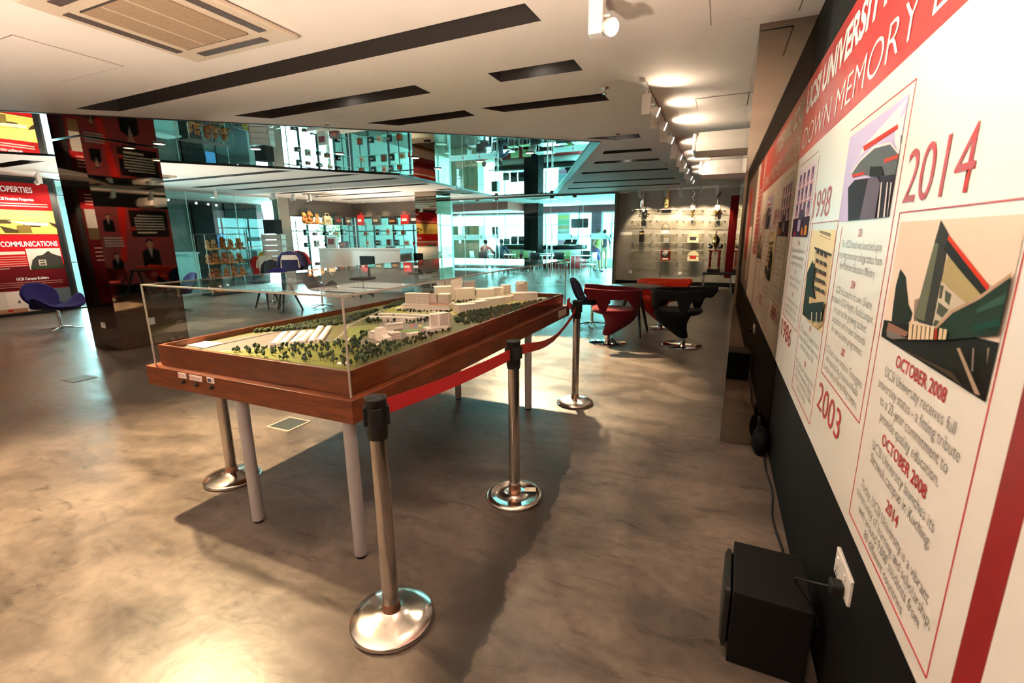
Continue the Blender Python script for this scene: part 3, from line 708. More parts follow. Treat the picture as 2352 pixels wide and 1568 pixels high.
# terrace rows, twin tower, curved hall, grandstand, sheds
for args in ((849, 736, 884, 737, 727, .035), (885, 737, 918, 739, 728, .035), (919, 739, 950, 741, 729, .035), (869, 728, 902, 729, 720, .035), (905, 729, 940, 731, 721, .035), (941, 731, 968, 732, 723, .04), (968, 732, 989, 734, 724, .04)):
    bld(*args, .002, 0, 'terrace_block')
bld(984, 763, 1033, 757, 756, .10, 0, 0, 'plinth')
for (xl, yl, xr, yr, yt, dp) in ((989, 757, 1008, 756, 724, .06), (1010, 756, 1032, 752, 722, .06)):
    o_, h, a, b, n = bld(xl, yl, xr, yr, yt, dp, .004, 14, 'tower_wing')
    for p in (a, b): MB().box(p.x, p.y + .01, ZD + h / 2, .010, .028, h * 1.04).obj('tower_pier', M_mw, model)
o_, h, a, b, n = bld(847, 776, 866, 779, 761, .05, .002, 5, 'hall_wing')
m = MB(); a, b = TLoc(862, 782, ZD), TLoc(886, 786, ZD); hh = hgt(862, 782, 752)
prof = [(0, 1.0), (.45, .98), (.5, .75), (.62, .5), (.8, .36), (1.0, .30)]
u = b - a; n = Vector((-u.y, u.x)).normalized()
for (u0, z0), (u1, z1) in zip(prof, prof[1:]):
    p0, p1 = a + u * u0, a + u * u1
    m.add([(*p0, ZD), (*p1, ZD), (*(p1 + n * .05), ZD), (*(p0 + n * .05), ZD), (*p0, ZD + hh * z0), (*p1, ZD + hh * z1), (*(p1 + n * .05), ZD + hh * z1), (*(p0 + n * .05), ZD + hh * z0)],
          [(3, 2, 1, 0), (4, 5, 6, 7), (0, 1, 5, 4), (1, 2, 6, 5), (2, 3, 7, 6), (3, 0, 4, 7)])
m.obj('curved_hall', M_mw, model)
bld(886, 778, 905, 777, 764, .05, .003, 4, 'hall_wing'); bld(898, 781, 921, 778, 767, .05, .003, 4, 'hall_wing')
o_, h, a, b, n = bld(888, 759, 926, 754, 748, .035, 0, 0, 'grandstand')
for k in range(5):
    q = a.lerp(b, k / 4) + n * .02
    MB().tube([(q.x, q.y, ZD + h), (q.x, q.y, ZD + h + .018), (q.x + n.x * -.028, q.y + n.y * -.028, ZD + h + .010)], .0016, 5).obj('roof_mast', M_mw, model)
MB().prism([tuple(a - n * .012), tuple(b - n * .012), tuple(b + n * .02), tuple(a + n * .02)], ZD + h + .008, ZD + h + .011).obj('grandstand_roof', M_mw, model)
bld(939, 774, 964, 770, 768, .04, .003, 0, 'shed'); bld(838, 803, 880, 791, 799, .02, 0, 0, 'shed'); bld(774, 840, 806, 838, 836, .04, 0, 0, 'shed'); bld(800, 783, 816, 781, 779, .02, 0, 0, 'shed')
for (bx0, by0, tx0, ty0) in ((620, 794, 648, 767), (640, 793, 668, 766), (664, 791, 691, 765), (683, 789, 709, 763), (707, 787, 731, 753), (727, 785, 750, 753)):
    a, b = TLoc(bx0, by0, ZD), TLoc(tx0, ty0, ZD); d = (b - a); n = Vector((d.y, -d.x)).normalized() * .036; h = .013
    mid = a.lerp(b, .48)
    for p, q in ((a, mid - d * .012), (mid + d * .012, b)):
        MB().prism([tuple(p), tuple(p + n), tuple(q + n), tuple(q)], ZD + .001, ZD + h).prism([tuple(p + n * .12), tuple(p + n * .88), tuple(q + n * .88), tuple(q + n * .12)], ZD + h, ZD + h + .004).obj('long_shed', M_mw, model)
card = [TLoc(*p, ZD) for p in ((402, 790), (446, 782), (514, 790), (470, 801))]
MB().add([(p.x, p.y, ZD + .006) for p in card], [(0, 1, 2, 3)]).add([(p.x, p.y, ZD + .001) for p in card], [(0, 1, 2, 3)]).obj('information_card', mat('cream_card', (.85, .78, .66), .6), model)
# trees: the nearest one by one, the woods as one mass
tm = []
for k in range(3):
    b_ = MB(); b_.tube([(0, 0, 0), (0, 0, .014)], .0014, 4, C(70, 50, 30), False)
    for j in range(3):
        b_.ball((random.uniform(-.004, .004), random.uniform(-.004, .004), .018 + j * .004), (.0085 - j * .0012, .0085 - j * .0012, .0075), 6, 4, [C(42, 62, 38), C(52, 72, 40), C(36, 56, 40)][k])
    tm.append(b_.mesh('tree', MATTE))
def inside(p, poly):
    r = False; j = len(poly) - 1
    for i in range(len(poly)):
        if (poly[i][1] > p[1]) != (poly[j][1] > p[1]) and p[0] < (poly[j][0] - poly[i][0]) * (p[1] - poly[i][1]) / (poly[j][1] - poly[i][1]) + poly[i][0]: r = not r
        j = i
    return r
def scatter(pix, n, sep=.012):
    poly = [TLoc(*p, ZD) for p in pix]; xs = [p.x for p in poly]; ys = [p.y for p in poly]; out = []
    for _ in range(n * 40):
        q = (random.uniform(max(min(xs), X0 + .01), min(max(xs), X1 - .01)), random.uniform(max(min(ys), Y0 + .01), min(max(ys), Y1 - .01)))
        if inside(q, poly) and all(abs(q[0] - o[0]) + abs(q[1] - o[1]) > sep for o in out[-160:]): out.append(q)
        if len(out) >= n: break
    return out
near = scatter([(520, 807), (640, 800), (790, 786), (800, 800), (806, 846), (700, 834), (600, 822)], 105, .018) + scatter([(806, 785), (860, 800), (930, 783), (985, 772), (1040, 758), (960, 790), (830, 838), (806, 846)], 110, .016) \
    + scatter([(800, 775), (850, 762), (846, 790), (810, 800)], 14, .02) + scatter([(840, 742), (985, 742), (985, 735), (950, 743), (850, 738)], 26, .014)
for q in near:
    o = put('tree', random.choice(tm), model, (q[0], q[1], ZD), random.uniform(0, 6)); s_ = random.uniform(.8, 1.3); o.scale = (s_, s_, s_ * random.uniform(.8, 1.1))
wood = MB()
def forest(pix, n, sep, s0=.8, s1=1.25):
    for q in scatter(pix, n, sep):
        s_ = random.uniform(s0, s1); col = random.choice([C(40, 58, 34), C(52, 68, 38), C(34, 52, 36), C(70, 76, 36)])
        wood.ball((q[0], q[1], ZD + .012 * s_), (.011 * s_, .011 * s_, .012 * s_), 5, 3, col)
forest([(560, 766), (660, 752), (800, 728), (1005, 683), (1010, 690), (925, 688), (870, 714), (800, 742), (745, 752), (700, 757)], 620, .012)
forest([(1036, 736), (1060, 722), (1110, 712), (1250, 690), (1296, 676), (1250, 700), (1120, 744), (1060, 745)], 520, .013)
forest([(1006, 676), (1040, 668), (1300, 668), (1296, 676), (1240, 682), (1236, 674)], 90, .02)
forest([(838, 738), (870, 720), (880, 730), (848, 742)], 60, .013, .7, 1)
forest([(1030, 712), (1050, 700), (1100, 690), (1095, 686), (1035, 694)], 50, .02, .6, .9)
forest([(905, 716), (1035, 720), (1040, 712), (1030, 716), (920, 712)], 30, .02, .6, .9)
w_ = wood.obj('woodland', MATTE, model); w_['kind'] = 'stuff'

# ------------------------------------------------------------------ stanchions and belts
def stanchion(loc, label, rz=0, h=.945, head=True, flat=False, sticker=False):
    t = thing('belt_stanchion', label, 'stanchion', (*loc, 0), rz, 'belt stanchions around the model table')
    if flat: prof = [(.165, 0), (.168, .010), (.160, .022), (.150, .026), (.128, .024), (.126, .020), (.034, .022), (.034, .024)]
    else: prof = [(.160, 0), (.166, .008), (.166, .016), (.160, .024), (.120, .036), (.07, .046), (.042, .052), (.036, .056)]
    MB().lathe(prof, 48).obj('base', M_chrome, t)
    MB().lathe([(.036, .02 if flat else .050), (.036, .075), (.033, .08), (.032, .09)], 24).obj('base_collar', mat('copper_collar', (.45, .24, .16), .3, .9), t)
    top = h - .145 if head else h
    MB().tube([(0, 0, .03), (0, 0, top)], .0315, 24).obj('pole', M_chrome, t)
    if head:
        hd = MB().lathe([(.036, top - .012), (.036, top), (.0385, top + .004), (.0385, h - .012), (.040, h - .010), (.040, h - .002), (.034, h), (.033, h - .003), (0, h - .003)], 24).obj('head', M_blk, t)
        for k in range(4):
            an = k * pi / 2 + pi / 4; M = Matrix.Rotation(an, 4, 'Z')
            MB().bx(.034, .046, -.017, .017, h - .105, h - .035, M=M, bev=.002).obj('belt_clip', M_blk, hd)
    if sticker: MB().add([(.05, .03, .0275), (.115, .05, .0275), (.10, .095, .0275), (.04, .075, .0275)], [(0, 1, 2, 3)]).obj('sticker', mat('cream_card'), t)
    return t
s1 = stanchion((-1.082, 1.250), 'steel belt stanchion nearest the camera in front of the table corner', radians(-5))
s2 = stanchion((-.986, 2.273), 'middle steel stanchion with a flat ringed base between two red belts', radians(3), flat=True, sticker=True)
s3 = stanchion((-1.097, 3.932), 'steel belt stanchion at the far end of the table beside the round table')
s4 = stanchion((-2.735, 1.775), 'steel stanchion tucked under the left front part of the wooden table', h=.70, head=False)
M_belt = mat('red_belt_webbing', (.44, .013, .013), .65, var=.08, scale=120)
def pplane(px, py, a, b):
    d = ray(px, py); n = Vector((-(b[1] - a[1]), b[0] - a[0], 0)); t = (Vector((a[0], a[1], 0)).dot(n)) / d.dot(n); return Vector((d.x * t, d.y * t, CAMH + d.z * t))
def belt(parent, pts, hw=.03, lean=0.0):
    p0 = parent.location; m = MB(); vs = []
    for i, p in enumerate(pts):
        f = i / (len(pts) - 1); off = lean * sin(pi * f)
        vs += [(p.x - p0.x - off, p.y - p0.y, p.z - hw), (p.x - p0.x + off, p.y - p0.y, p.z + hw)]
    c, s_ = cos(-parent.rotation_euler.z), sin(-parent.rotation_euler.z)
    vs = [(x * c - y * s_, x * s_ + y * c, z) for x, y, z in vs]
    m.add(vs, [(2 * i, 2 * i + 2, 2 * i + 3, 2 * i + 1) for i in range(len(pts) - 1)], smooth=False)
    o = m.obj('belt', M_belt, parent); solid(o, .0016); return o
A, B, Cc = (-1.082, 1.250), (-.986, 2.273), (-1.097, 3.932)
pa, pb = Vector((-1.078, 1.292, .892)), Vector((-.990, 2.232, .872))
belt(s2, [pa.lerp(pb, k / 16) - Vector((0, 0, .012 * 4 * (k / 16) * (1 - k / 16))) for k in range(17)])
ctl = [(1199, 799), (1212, 798.5), (1225, 796.5), (1242, 793), (1259, 786), (1275, 775), (1289, 760), (1301, 745), (1312, 730), (1320, 714)]
belt(s3, [Vector((-.988, 2.315, .873))] + [pplane(x, y, B, Cc) for x, y in ctl[1:]] + [Vector((-1.094, 3.89, .872))], .03, .012)
belt(s3, [Vector((-1.135, 3.945, .875)), Vector((-1.30, 4.30, .862)), Vector((-1.352, 4.58, .855))])
# ------------------------------------------------------------------ timeline board on the right wall
UXR, UZ = (0, -1, 0), (0, 0, 1)
XB = XR - .014
board = thing('timeline_board', 'white timeline board with a red header, year photographs and captions on the black wall', 'notice board', (0, 0, 0))
MB().bx(XB, XR - .0005, .873, 3.553, .655, 1.948).obj('white_panel', M_panel, board)
MB().bx(XB, XR - .0005, .873, 3.553, 1.9485, 2.38).obj('red_header', M_red, board)
MB().bx(XB - .001, XR - .0005, .806, .8725, .655, 2.38).obj('red_edge_strip', M_dkred, board)
def wt(s, y, z, h, m, **k): return text(board, s, (XB, y, z), UXR, UZ, h, m, **k)
def words(s, y, z, h, width, bold):
    me0, a, b = text_mesh(s, bold); k = width / (b - a); w1 = text_mesh('I', bold); done = ''
    for w in s.split(' '):
        x0 = text_mesh(done + 'I', bold)[2] - w1[2] + text_mesh(w, bold)[1] if done else a
        ww = text_mesh(w, bold); wt(w, y - (x0 - a) * k, z, h, M_whtx, width=(ww[2] - ww[1]) * k, bold=bold); done += w + ' '
words('UCSI UNIVERSITY', 3.485, 2.195, .125, 1.585, .034)
words('DOWN MEMORY LANE', 3.450, 1.990, .118, 2.48, -.012)
def vline(y, z0, z1): MB().bx(XB - .0012, XB, y - .0012, y + .0012, z0, z1).obj('frame_line', M_redtx, board)
def hline(y0, y1, z, w=.0016): MB().bx(XB - .0012, XB, min(y0, y1), max(y0, y1), z - w, z + w).obj('frame_line', M_redtx, board)
for ys, z0, z1 in (((.946,), .697, 1.548), ((1.52,), .697, 1.548), ((1.563,), .96, 1.87), ((2.205,), .707, 1.546), ((2.128,), .96, 1.52), ((2.76,), .707, 1.546), ((2.82,), .99, 1.87), ((3.42,), .99, 1.52)):
    for y in ys: vline(y, z0, z1)
for y0, y1, z in ((.946, 1.52, 1.548), (.946, 1.52, .697), (1.563, 2.128, .96), (2.205, 2.798, 1.546), (2.205, 2.76, .707), (2.82, 3.42, .99), (1.563, 2.21, 1.87), (2.86, 3.44, 1.895)): hline(y0, y1, z)
for s, y, w, z in (('2014', 1.515, .358, 1.571), ('2003', 2.125, .375, .820), ('1998', 2.795, .385, 1.571), ('1986', 3.405, .42, .864)):
    wt(s, y, z, .127 if z > 1 else .105, M_redtx, width=w, bold=-.004 if z > 1 else 0)
def fitxs(s, h, w, bold=-.010):
    me0, a, b = text_mesh(s, bold); return w / ((b - a) * h / .70)
X4 = fitxs('UCSI University receives full', .027, .396); X3 = fitxs('The UCSI brand was launched upon', .027, .478); X4o = fitxs('OCTOBER 2008', .030, .278, .014)
def para(lines, yc, z0, dz, h, xs, m=None):
    for i, s in enumerate(lines): wt(s, yc, z0 - i * dz, h, m or M_grtx, align='C', xs=xs, bold=-.010)
def year(s, yc, z, h=.026, xs=.62): wt(s, yc, z, h, M_redtx, align='C', xs=xs, bold=.014)
year('OCTOBER 2008', 1.226, 1.184, .030, X4o); para(['UCSI University receives full', 'university status - a fitting tribute', 'to a 22-year commitment to', 'provide quality education.'], 1.226, 1.143, .0375, .027, X4)
year('OCTOBER 2008', 1.226, .982, .030, X4o); para(['UCSI University launches its', 'Sarawak campus in Kuching.'], 1.226, .944, .036, .027, X4)
year('2014', 1.226, .855, .030, X4o); para(['Today, UCSI University is a vibrant', 'community of learning and scholarship,', 'with around 9,000 students from', '80 different countries.'], 1.226, .815, .0345, .026, X4 * .98)
year('2003', 1.862, 1.487); para(['The UCSI brand was launched upon', 'receiving university college status from', 'the Malaysian Education Ministry.'], 1.855, 1.448, .038, .027, X3)
year('2004', 1.855, 1.320); para(['UCSI relocated to its own 15-acre', 'campus in UCSI Heights, Kuala Lumpur,', 'to cater to the growing student', 'population and to meet demands', 'for new academic programmes.'], 1.85, 1.284, .036, .027, X3)
year('2007', 1.85, 1.092); para(['UCSI built a new campus in Terengganu', 'and expanded its presence in Kuala', 'Lumpur with its North Wing campus.'], 1.85, 1.055, .035, .027, X3 * .97)
year('1998', 2.47, 1.058); para(['UCSI expanded by opening a branch', 'campus in Sibu, Sarawak, which then', 'moved to Kuching in 2001.'], 2.475, 1.02, .038, .027, X3)
year('2002', 2.475, .890); para(['UCSI College was incorporated after', 'Malaysia\'s membership in Quality', 'assurance in international education', 'and other countries.'], 2.475, .852, .036, .027, X3)
year('1986', 3.12, 1.432); para(['UCSI began as the Canadian Institute of', 'Computer Studies, a computer-based', 'training centre located in Petaling Jaya.'], 3.12, 1.393, .038, .026, X3 * .93)
year('1988', 3.12, 1.270); para(['The institute achieved College status', 'and became known as Sedaya.'], 3.12, 1.232, .038, .026, X3 * .93)
year('1987', 3.12, 1.140); para(['The student intake grew and the college', 'moved to new premises in Cheras,', 'Kuala Lumpur, the largest in Cheras.'], 3.12, 1.10, .038, .026, X3 * .93)
def zp5(x, y): return 1950 + x * .2551, 380 + y * .2551
def zp6(x, y): return 1950 + x * .2551, 800 + y * .2551
def zp2(x, y): return 1950 + x * .2551, y * .2551
def zp3(x, y): return 1680 + x * .2551, 380 + y * .2551
class Photo(Print):
    def __init__(s, y0, y1, z0, z1, bgc):
        super().__init__((XB, y0, 0), UXR, UZ); s.y0 = y0; s.w = y0 - y1; s.z0 = z0; s.z1 = z1; s.r(0, s.w, z0, z1, bgc)
    def tr(s, col, pts, z=zp5):
        q = []
        for p in pts:
            w = PX(*z(*p), XB); q.append((min(max(s.y0 - w.y, 0), s.w), min(max(w.z, s.z0), s.z1)))
        return s.poly(q, col)
p = Photo(1.500, .956, 1.231, 1.525, C(238, 218, 202))
dark = C(52, 52, 48)
p.poly([(0, 1.231), (p.w, 1.231), (p.w, 1.33), (.3, 1.31), (0, 1.275)], C(34, 30, 26))
p.tr(C(40, 44, 34), [(470, 930), (430, 1080), (400, 1300), (390, 1420), (560, 1420), (580, 1330), (545, 1250), (520, 1000)])
p.tr(C(150, 130, 118), [(600, 1210), (650, 1190), (640, 1400), (590, 1400)])
p.tr(C(60, 60, 56), [(840, 490), (785, 680), (600, 1370), (640, 1410), (770, 1450), (900, 720), (915, 625)])
p.tr(C(110, 116, 98), [(785, 690), (822, 705), (690, 1400), (605, 1370)])
p.tr(C(42, 42, 40), [(905, 660), (1265, 1130), (1200, 1175), (870, 760)])
p.tr(C(215, 62, 40), [(915, 625), (1285, 1085), (1268, 1130), (903, 665)])
p.tr(C(178, 165, 120), [(905, 810), (1210, 1165), (1080, 1240), (850, 1040)])
p.tr(C(206, 196, 176), [(850, 1040), (1075, 1245), (960, 1310), (800, 1470), (770, 1450)])
for q in (((845, 1075), (875, 1085), (855, 1200), (830, 1190)), ((890, 1120), (945, 1160), (925, 1260), (885, 1220)), ((830, 1230), (920, 1300), (860, 1370), (810, 1330)), ((800, 1390), (840, 1400), (800, 1450), (780, 1440))): p.tr(C(84, 92, 78), q)
p.tr(C(40, 58, 48), [(1576, 1010), (1200, 1200), (960, 1320), (810, 1470), (900, 1568), (1480, 1568), (1500, 1400), (1576, 1150)])
p.tr(C(186, 160, 136), [(1576, 965), (1576, 1015), (1210, 1205), (960, 1330), (820, 1470), (805, 1460), (950, 1300), (1200, 1180)])
p.tr(C(58, 92, 80), [(1190, 1290), (1560, 1160), (1540, 1260), (1180, 1330)]); p.tr(C(30, 70, 62), [(1160, 1440), (1500, 1400), (1480, 1480), (1150, 1500)])
p.tr(C(150, 110, 96), [(380, 1410), (560, 1500), (540, 1540), (360, 1500)]); p.tr(C(120, 116, 110), [(372, 1480), (560, 1560), (420, 1566), (362, 1540)])
for k in range(9):
    if k in (6,): p.tr(C(170, 50, 40), [(815, 1470), (840, 1475), (835, 1568), (808, 1568)]); continue
    x = 575 + k * 41; p.tr(C(226, 204, 172), [(x, 1400 + k * 9), (x + 30, 1408 + k * 9), (x + 18, 1568), (x - 14, 1568)])
for x in (0, 120, 240, 360): p.tr(C(84, 66, 50), [(530 + x, 10 + x * .5), (1000 + x * .2, 230 + x * .28), (1000 + x * .2, 245 + x * .28), (540 + x, 22 + x * .5)], zp6)
p.tr(C(176, 150, 128), [(1030, 0), (1060, 0), (1250, 430), (1200, 415)], zp6); p.tr(C(140, 124, 112), [(1180, 0), (1195, 0), (1185, 210), (1170, 210)], zp6); p.tr(C(140, 124, 112), [(1320, 0), (1340, 0), (1335, 150), (1315, 150)], zp6)
p.obj('photograph', PRINT, board)
p = Photo(2.205, 1.600, 1.541, 1.845, C(205, 200, 245))
p.tr(C(248, 246, 252), [(0, 1568), (150, 1300), (420, 1000), (560, 870), (430, 1120), (300, 1230), (100, 1400)], zp2)
p.tr(C(245, 240, 250), [(420, 1110), (515, 1010), (500, 1290), (480, 1380), (420, 1290)], zp2)
p.tr(C(100, 96, 120), [(475, 1215), (498, 1210), (492, 1280), (470, 1290)], zp2)
p.tr(C(205, 68, 60), [(135, 1315), (450, 1115), (450, 1160), (142, 1360)], zp2)
p.tr(C(100, 110, 118), [(20, 1568), (110, 1440), (240, 1330), (380, 1300), (515, 1360), (500, 1568)], zp2)
p.tr(C(236, 232, 240), [(20, 1560), (110, 1430), (240, 1310), (385, 1275), (520, 1345), (515, 1365), (380, 1298), (240, 1335), (112, 1450), (30, 1568)], zp2)
p.tr(C(52, 48, 58), [(0, 200), (60, 130), (480, 60), (470, 460), (0, 500)], zp5)
p.tr(C(206, 84, 72), [(330, 1430), (470, 1380), (462, 1420), (325, 1470)], zp2); p.tr(C(205, 70, 60), [(40, 80), (150, 55), (150, 80), (40, 110)], zp5)
for x in (170, 235, 290, 345, 380): p.tr(C(232, 226, 236), [(x + 14, 150), (x + 24, 150), (x - 8, 480), (x - 22, 480)], zp5)
p.tr(C(110, 104, 124), [(190, 120), (270, 100), (300, 160), (250, 470), (110, 490)], zp5)
p.tr(C(44, 40, 44), [(210, 10), (310, 5), (330, 90), (200, 100)], zp5)
p.obj('photograph', PRINT, board)
p = Photo(2.748, 2.215, 1.096, 1.512, C(250, 238, 196))
p.tr(C(150, 140, 116), [(800, 570), (898, 610), (896, 645), (800, 605)], zp3)
p.tr(C(190, 150, 120), [(800, 625), (896, 665), (896, 672), (800, 632)], zp3)
p.tr(C(226, 206, 164), [(755, 740), (905, 800), (850, 1240), (750, 1260), (740, 1140)], zp3)
p.tr(C(70, 62, 52), [(752, 730), (908, 795), (906, 820), (754, 752)], zp3)
for r_ in range(5):
    for c_ in range(3):
        x, y = 772 + c_ * 36 - r_ * 3, 752 + r_ * 82 + c_ * 16; p.tr(C(66, 60, 56), [(x, y), (x + 26, y + 11), (x + 24, y + 44), (x - 2, y + 33)], zp3); p.tr(C(196, 96, 70), [(x - 2, y + 34), (x + 24, y + 45), (x + 24, y + 52), (x - 2, y + 41)], zp3)
p.tr(C(38, 44, 34), [(755, 850), (705, 960), (670, 1240), (660, 1340), (760, 1400), (770, 1180), (750, 1080), (770, 950)], zp3)
p.tr(C(214, 190, 142), [(725, 1180), (820, 1225), (820, 1290), (720, 1240)], zp3)
p.tr(C(36, 42, 36), [(735, 1240), (880, 1240), (915, 1100), (860, 1440), (720, 1390), (660, 1340)], zp3)
p.tr(C(206, 176, 128), [(690, 1370), (780, 1440), (860, 1440), (858, 1470), (790, 1470), (710, 1400)], zp3)
for x in (745, 790, 835): p.tr(C(210, 200, 170), [(x, 1320), (x + 8, 1322), (x + 4, 1430), (x - 4, 1428)], zp3)
p.obj('photograph', PRINT, board)
p = Photo(3.440, 2.870, 1.480, 1.865, C(244, 228, 238))
for r_ in range(3):
    p.many([(.05 + k * .135, .12 + k * .135, 1.77 - r_ * .085, 1.835 - r_ * .085) for k in range(4)], C(112, 92, 128)); p.many([(.07 + k * .135, .10 + k * .135, 1.755 - r_ * .085, 1.80 - r_ * .085) for k in range(4)], C(216, 160, 176))
    p.many([(0, p.w, 1.752 - r_ * .085, 1.756 - r_ * .085)], C(214, 120, 140))
p.r(0, p.w, 1.480, 1.585, C(60, 36, 66)); p.r(.2, .3, 1.51, 1.575, C(180, 170, 200)); p.many([(.36, .40, 1.49, 1.53), (.47, .54, 1.49, 1.54)], C(224, 150, 50)); p.many([(.1, .14, 1.485, 1.51), (.42, .45, 1.485, 1.515)], C(190, 60, 80))
p.ell(.30, 1.60, .11, .03, C(90, 82, 110))
p.obj('photograph', PRINT, board)
# next board along the wall (partly in the picture at the far right, wholly in the pillar's mirror)
b2 = thing('heritage_board', 'white board with a red block right of the red strip', 'notice board')
MB().bx(XB, XR - .0005, -.35, .805, .655, 2.38).obj('white_panel', M_panel, b2)
MB().bx(XB - .001, XB, .10, .70, 1.25, 2.38).obj('red_block', M_red, b2)
pr = Print((XB - .001, .66, 0), UXR, UZ)
for k in range(12): pr.many([(.03, .03 + (.5 if k % 4 < 3 else .26), 2.0 - k * .055 - (k // 4) * .05, 2.022 - k * .055 - (k // 4) * .05)], C(226, 190, 186))
pr.obj('text_block', PRINT, b2)
b3 = thing('grey_photo_board', 'dim board with grey photographs further along the black wall behind the viewer', 'notice board')
MB().bx(XB, XR - .0005, -2.6, -.40, .655, 2.38).obj('dark_panel', mat('dim_board', (.10, .07, .06), .5), b3)
pr = Print((XB, -.45, 0), UXR, UZ); pr.r(.1, .7, .8, 1.6, C(190, 180, 165)); pr.r(.85, 1.5, 1.1, 2.2, C(150, 40, 40)); pr.r(1.6, 2.0, .8, 2.0, C(170, 160, 150)); pr.obj('photograph', PRINT, b3)
# ---- red portrait board beyond the pillar (seen in the left column's mirror)
b4 = thing('portrait_board', 'red board with suited portraits and white quotations, mirrored in the left column', 'notice board')
MB().bx(XR - .012, XR - .0005, 6.7, 9.6, .25, 2.36).obj('red_panel', mat('deep_red_board', (.34, .012, .012), .45), b4)
pr = Print((XR - .012, 9.6, 0), UXR, UZ)
U = lambda y: 9.6 - y
pr.poly([(U(8.06), 2.36), (U(7.86), 2.36), (U(7.72), .9), (U(7.86), .9)], C(228, 40, 28))
pr.r(U(9.1), U(8.10), 1.56, 2.30, C(40, 24, 20))
for k in range(6): pr.many([(U(9.0), U(8.22 if k else 8.3), 2.14 - k * .075, 2.165 - k * .075)], C(232, 216, 196))
pr.many([(U(8.75), U(8.25), 1.66, 1.70)], C(232, 216, 196)); pr.many([(U(8.2), U(8.12), 1.74, 1.84)], C(200, 40, 34))
for (yc, z, k) in ((7.58, 1.96, .62), (7.62, .90, .66), (8.50, 1.10, 1.15)):
    u = U(yc)
    pr.poly([(u - .21 * k, z - .42 * k), (u + .21 * k, z - .42 * k), (u + .2 * k, z + .04 * k), (u + .07 * k, z + .12 * k), (u - .07 * k, z + .12 * k), (u - .2 * k, z + .04 * k)], C(26, 22, 22))
    pr.poly([(u - .045 * k, z + .12 * k), (u + .045 * k, z + .12 * k), (u, z - .12 * k)], C(216, 206, 200)); pr.poly([(u - .014 * k, z + .10 * k), (u + .014 * k, z + .10 * k), (u, z - .12 * k)], C(120, 30, 30))
    pr.ell(u, z + .235 * k, .075 * k, .105 * k, C(206, 150, 120)); pr.ell(u, z + .29 * k, .08 * k, .065 * k, C(24, 18, 16)); pr.ell(u, z + .22 * k, .066 * k, .085 * k, C(206, 150, 120))
    pr.many([(u - .045 * k, u - .012 * k, z + .245 * k, z + .255 * k), (u + .012 * k, u + .045 * k, z + .245 * k, z + .255 * k)], C(40, 24, 20)); pr.many([(u - .024 * k, u + .024 * k, z + .178 * k, z + .186 * k)], C(150, 70, 64))
pr.many([(U(7.95), U(7.35), 1.665, 1.68), (U(7.95), U(7.35), 1.205, 1.22), (U(8.95), U(8.05), .60, .62)], C(210, 36, 28))
for k in range(4): pr.many([(U(7.85), U(7.40), 1.52 - k * .07, 1.55 - k * .07)], C(226, 206, 196))
pr.obj('portrait_print', PRINT, b4)
b5 = thing('white_red_board', 'dark red wall board between the pillar and the portrait board', 'notice board')
MB().bx(XR - .012, XR - .0005, 4.6, 6.6, .25, 2.36).obj('dark_panel', mat('dark_maroon_board', (.10, .012, .014), .5), b5)
pr = Print((XR - .012, 6.6, 0), UXR, UZ); pr.r(.2, 1.0, 1.3, 2.0, C(200, 190, 180))
for k in range(7): pr.many([(1.2, 1.85, 2.0 - k * .1, 2.03 - k * .1)], C(210, 180, 176))
pr.obj('text_block', PRINT, b5)
# ------------------------------------------------------------------ posters on the left wall
UXL = (0, 1, 0); XP = XL + .03
def lw(px, py): w = PX(px, py, XP); return (w.y, w.z)
lb = thing('property_poster', 'large red poster with office photographs headed PROPERTIES on the left wall', 'poster')
MB().bx(XL + .0005, XP, 2.6, 5.56, .02, 2.70).obj('black_frame', M_blk, lb)
pr = Print((XP, 0, 0), UXL, UZ)
y1 = 5.47
pr.r(2.7, y1, .06, 2.62, C(120, 18, 24)); pr.r(2.7, y1, 1.62, 2.62, C(166, 24, 28)); pr.r(2.7, y1, 1.0, 1.60, C(178, 20, 26)); pr.r(2.7, y1, .52, 1.0, C(86, 14, 20))
pr.r(2.7, y1, 1.62, 2.09, C(226, 200, 110))
pr.poly([(2.7, 1.62), (y1, 1.62), (y1, 1.83), (5.0, 1.90), (2.7, 1.80)], C(214, 182, 92))
pr.many([(4.55, 4.78, 1.82, 1.90), (4.95, 5.22, 1.76, 1.86), (4.35, 4.5, 1.78, 1.86)], C(70, 56, 40)); pr.poly([(4.72, 1.88), (5.35, 1.84), (5.35, 1.78), (5.0, 1.80)], C(236, 226, 190))
pr.poly([(4.83, 1.64), (5.07, 1.64), (5.06, 1.80), (4.85, 1.79)], C(118, 98, 50)); pr.poly([(4.66, 1.64), (4.86, 1.64), (4.86, 1.70), (4.6, 1.78)], C(70, 58, 34)); pr.poly([(5.36, 1.87), (5.47, 1.83), (5.47, 1.74), (5.40, 1.80)], C(60, 44, 34))
pr.r(4.90, 5.45, .91, 1.33, C(206, 196, 188)); pr.poly([(4.92, .95), (5.45, .95), (5.45, 1.15), (5.3, 1.22), (5.25, 1.28), (5.15, 1.2), (5.05, 1.18), (4.97, 1.10)], C(58, 54, 50)); pr.many([(5.06, 5.18, .98, 1.10)], C(176, 160, 150)); pr.many([(5.08, 5.16, 1.0, 1.03), (5.08, 5.16, 1.055, 1.08)], C(50, 48, 46)); pr.r(4.92, 5.45, .91, .96, C(40, 58, 34))
pr.r(2.7, 4.88, 1.22, 1.28, C(214, 196, 180))
for k in range(6): pr.many([(2.8, 4.88 if k < 5 else 4.6, 1.165 - k * .045, 1.18 - k * .045)], C(206, 140, 130))
for k in range(2): pr.many([(2.8, 5.40, 2.205 - k * .045, 2.222 - k * .045)], C(232, 190, 180))
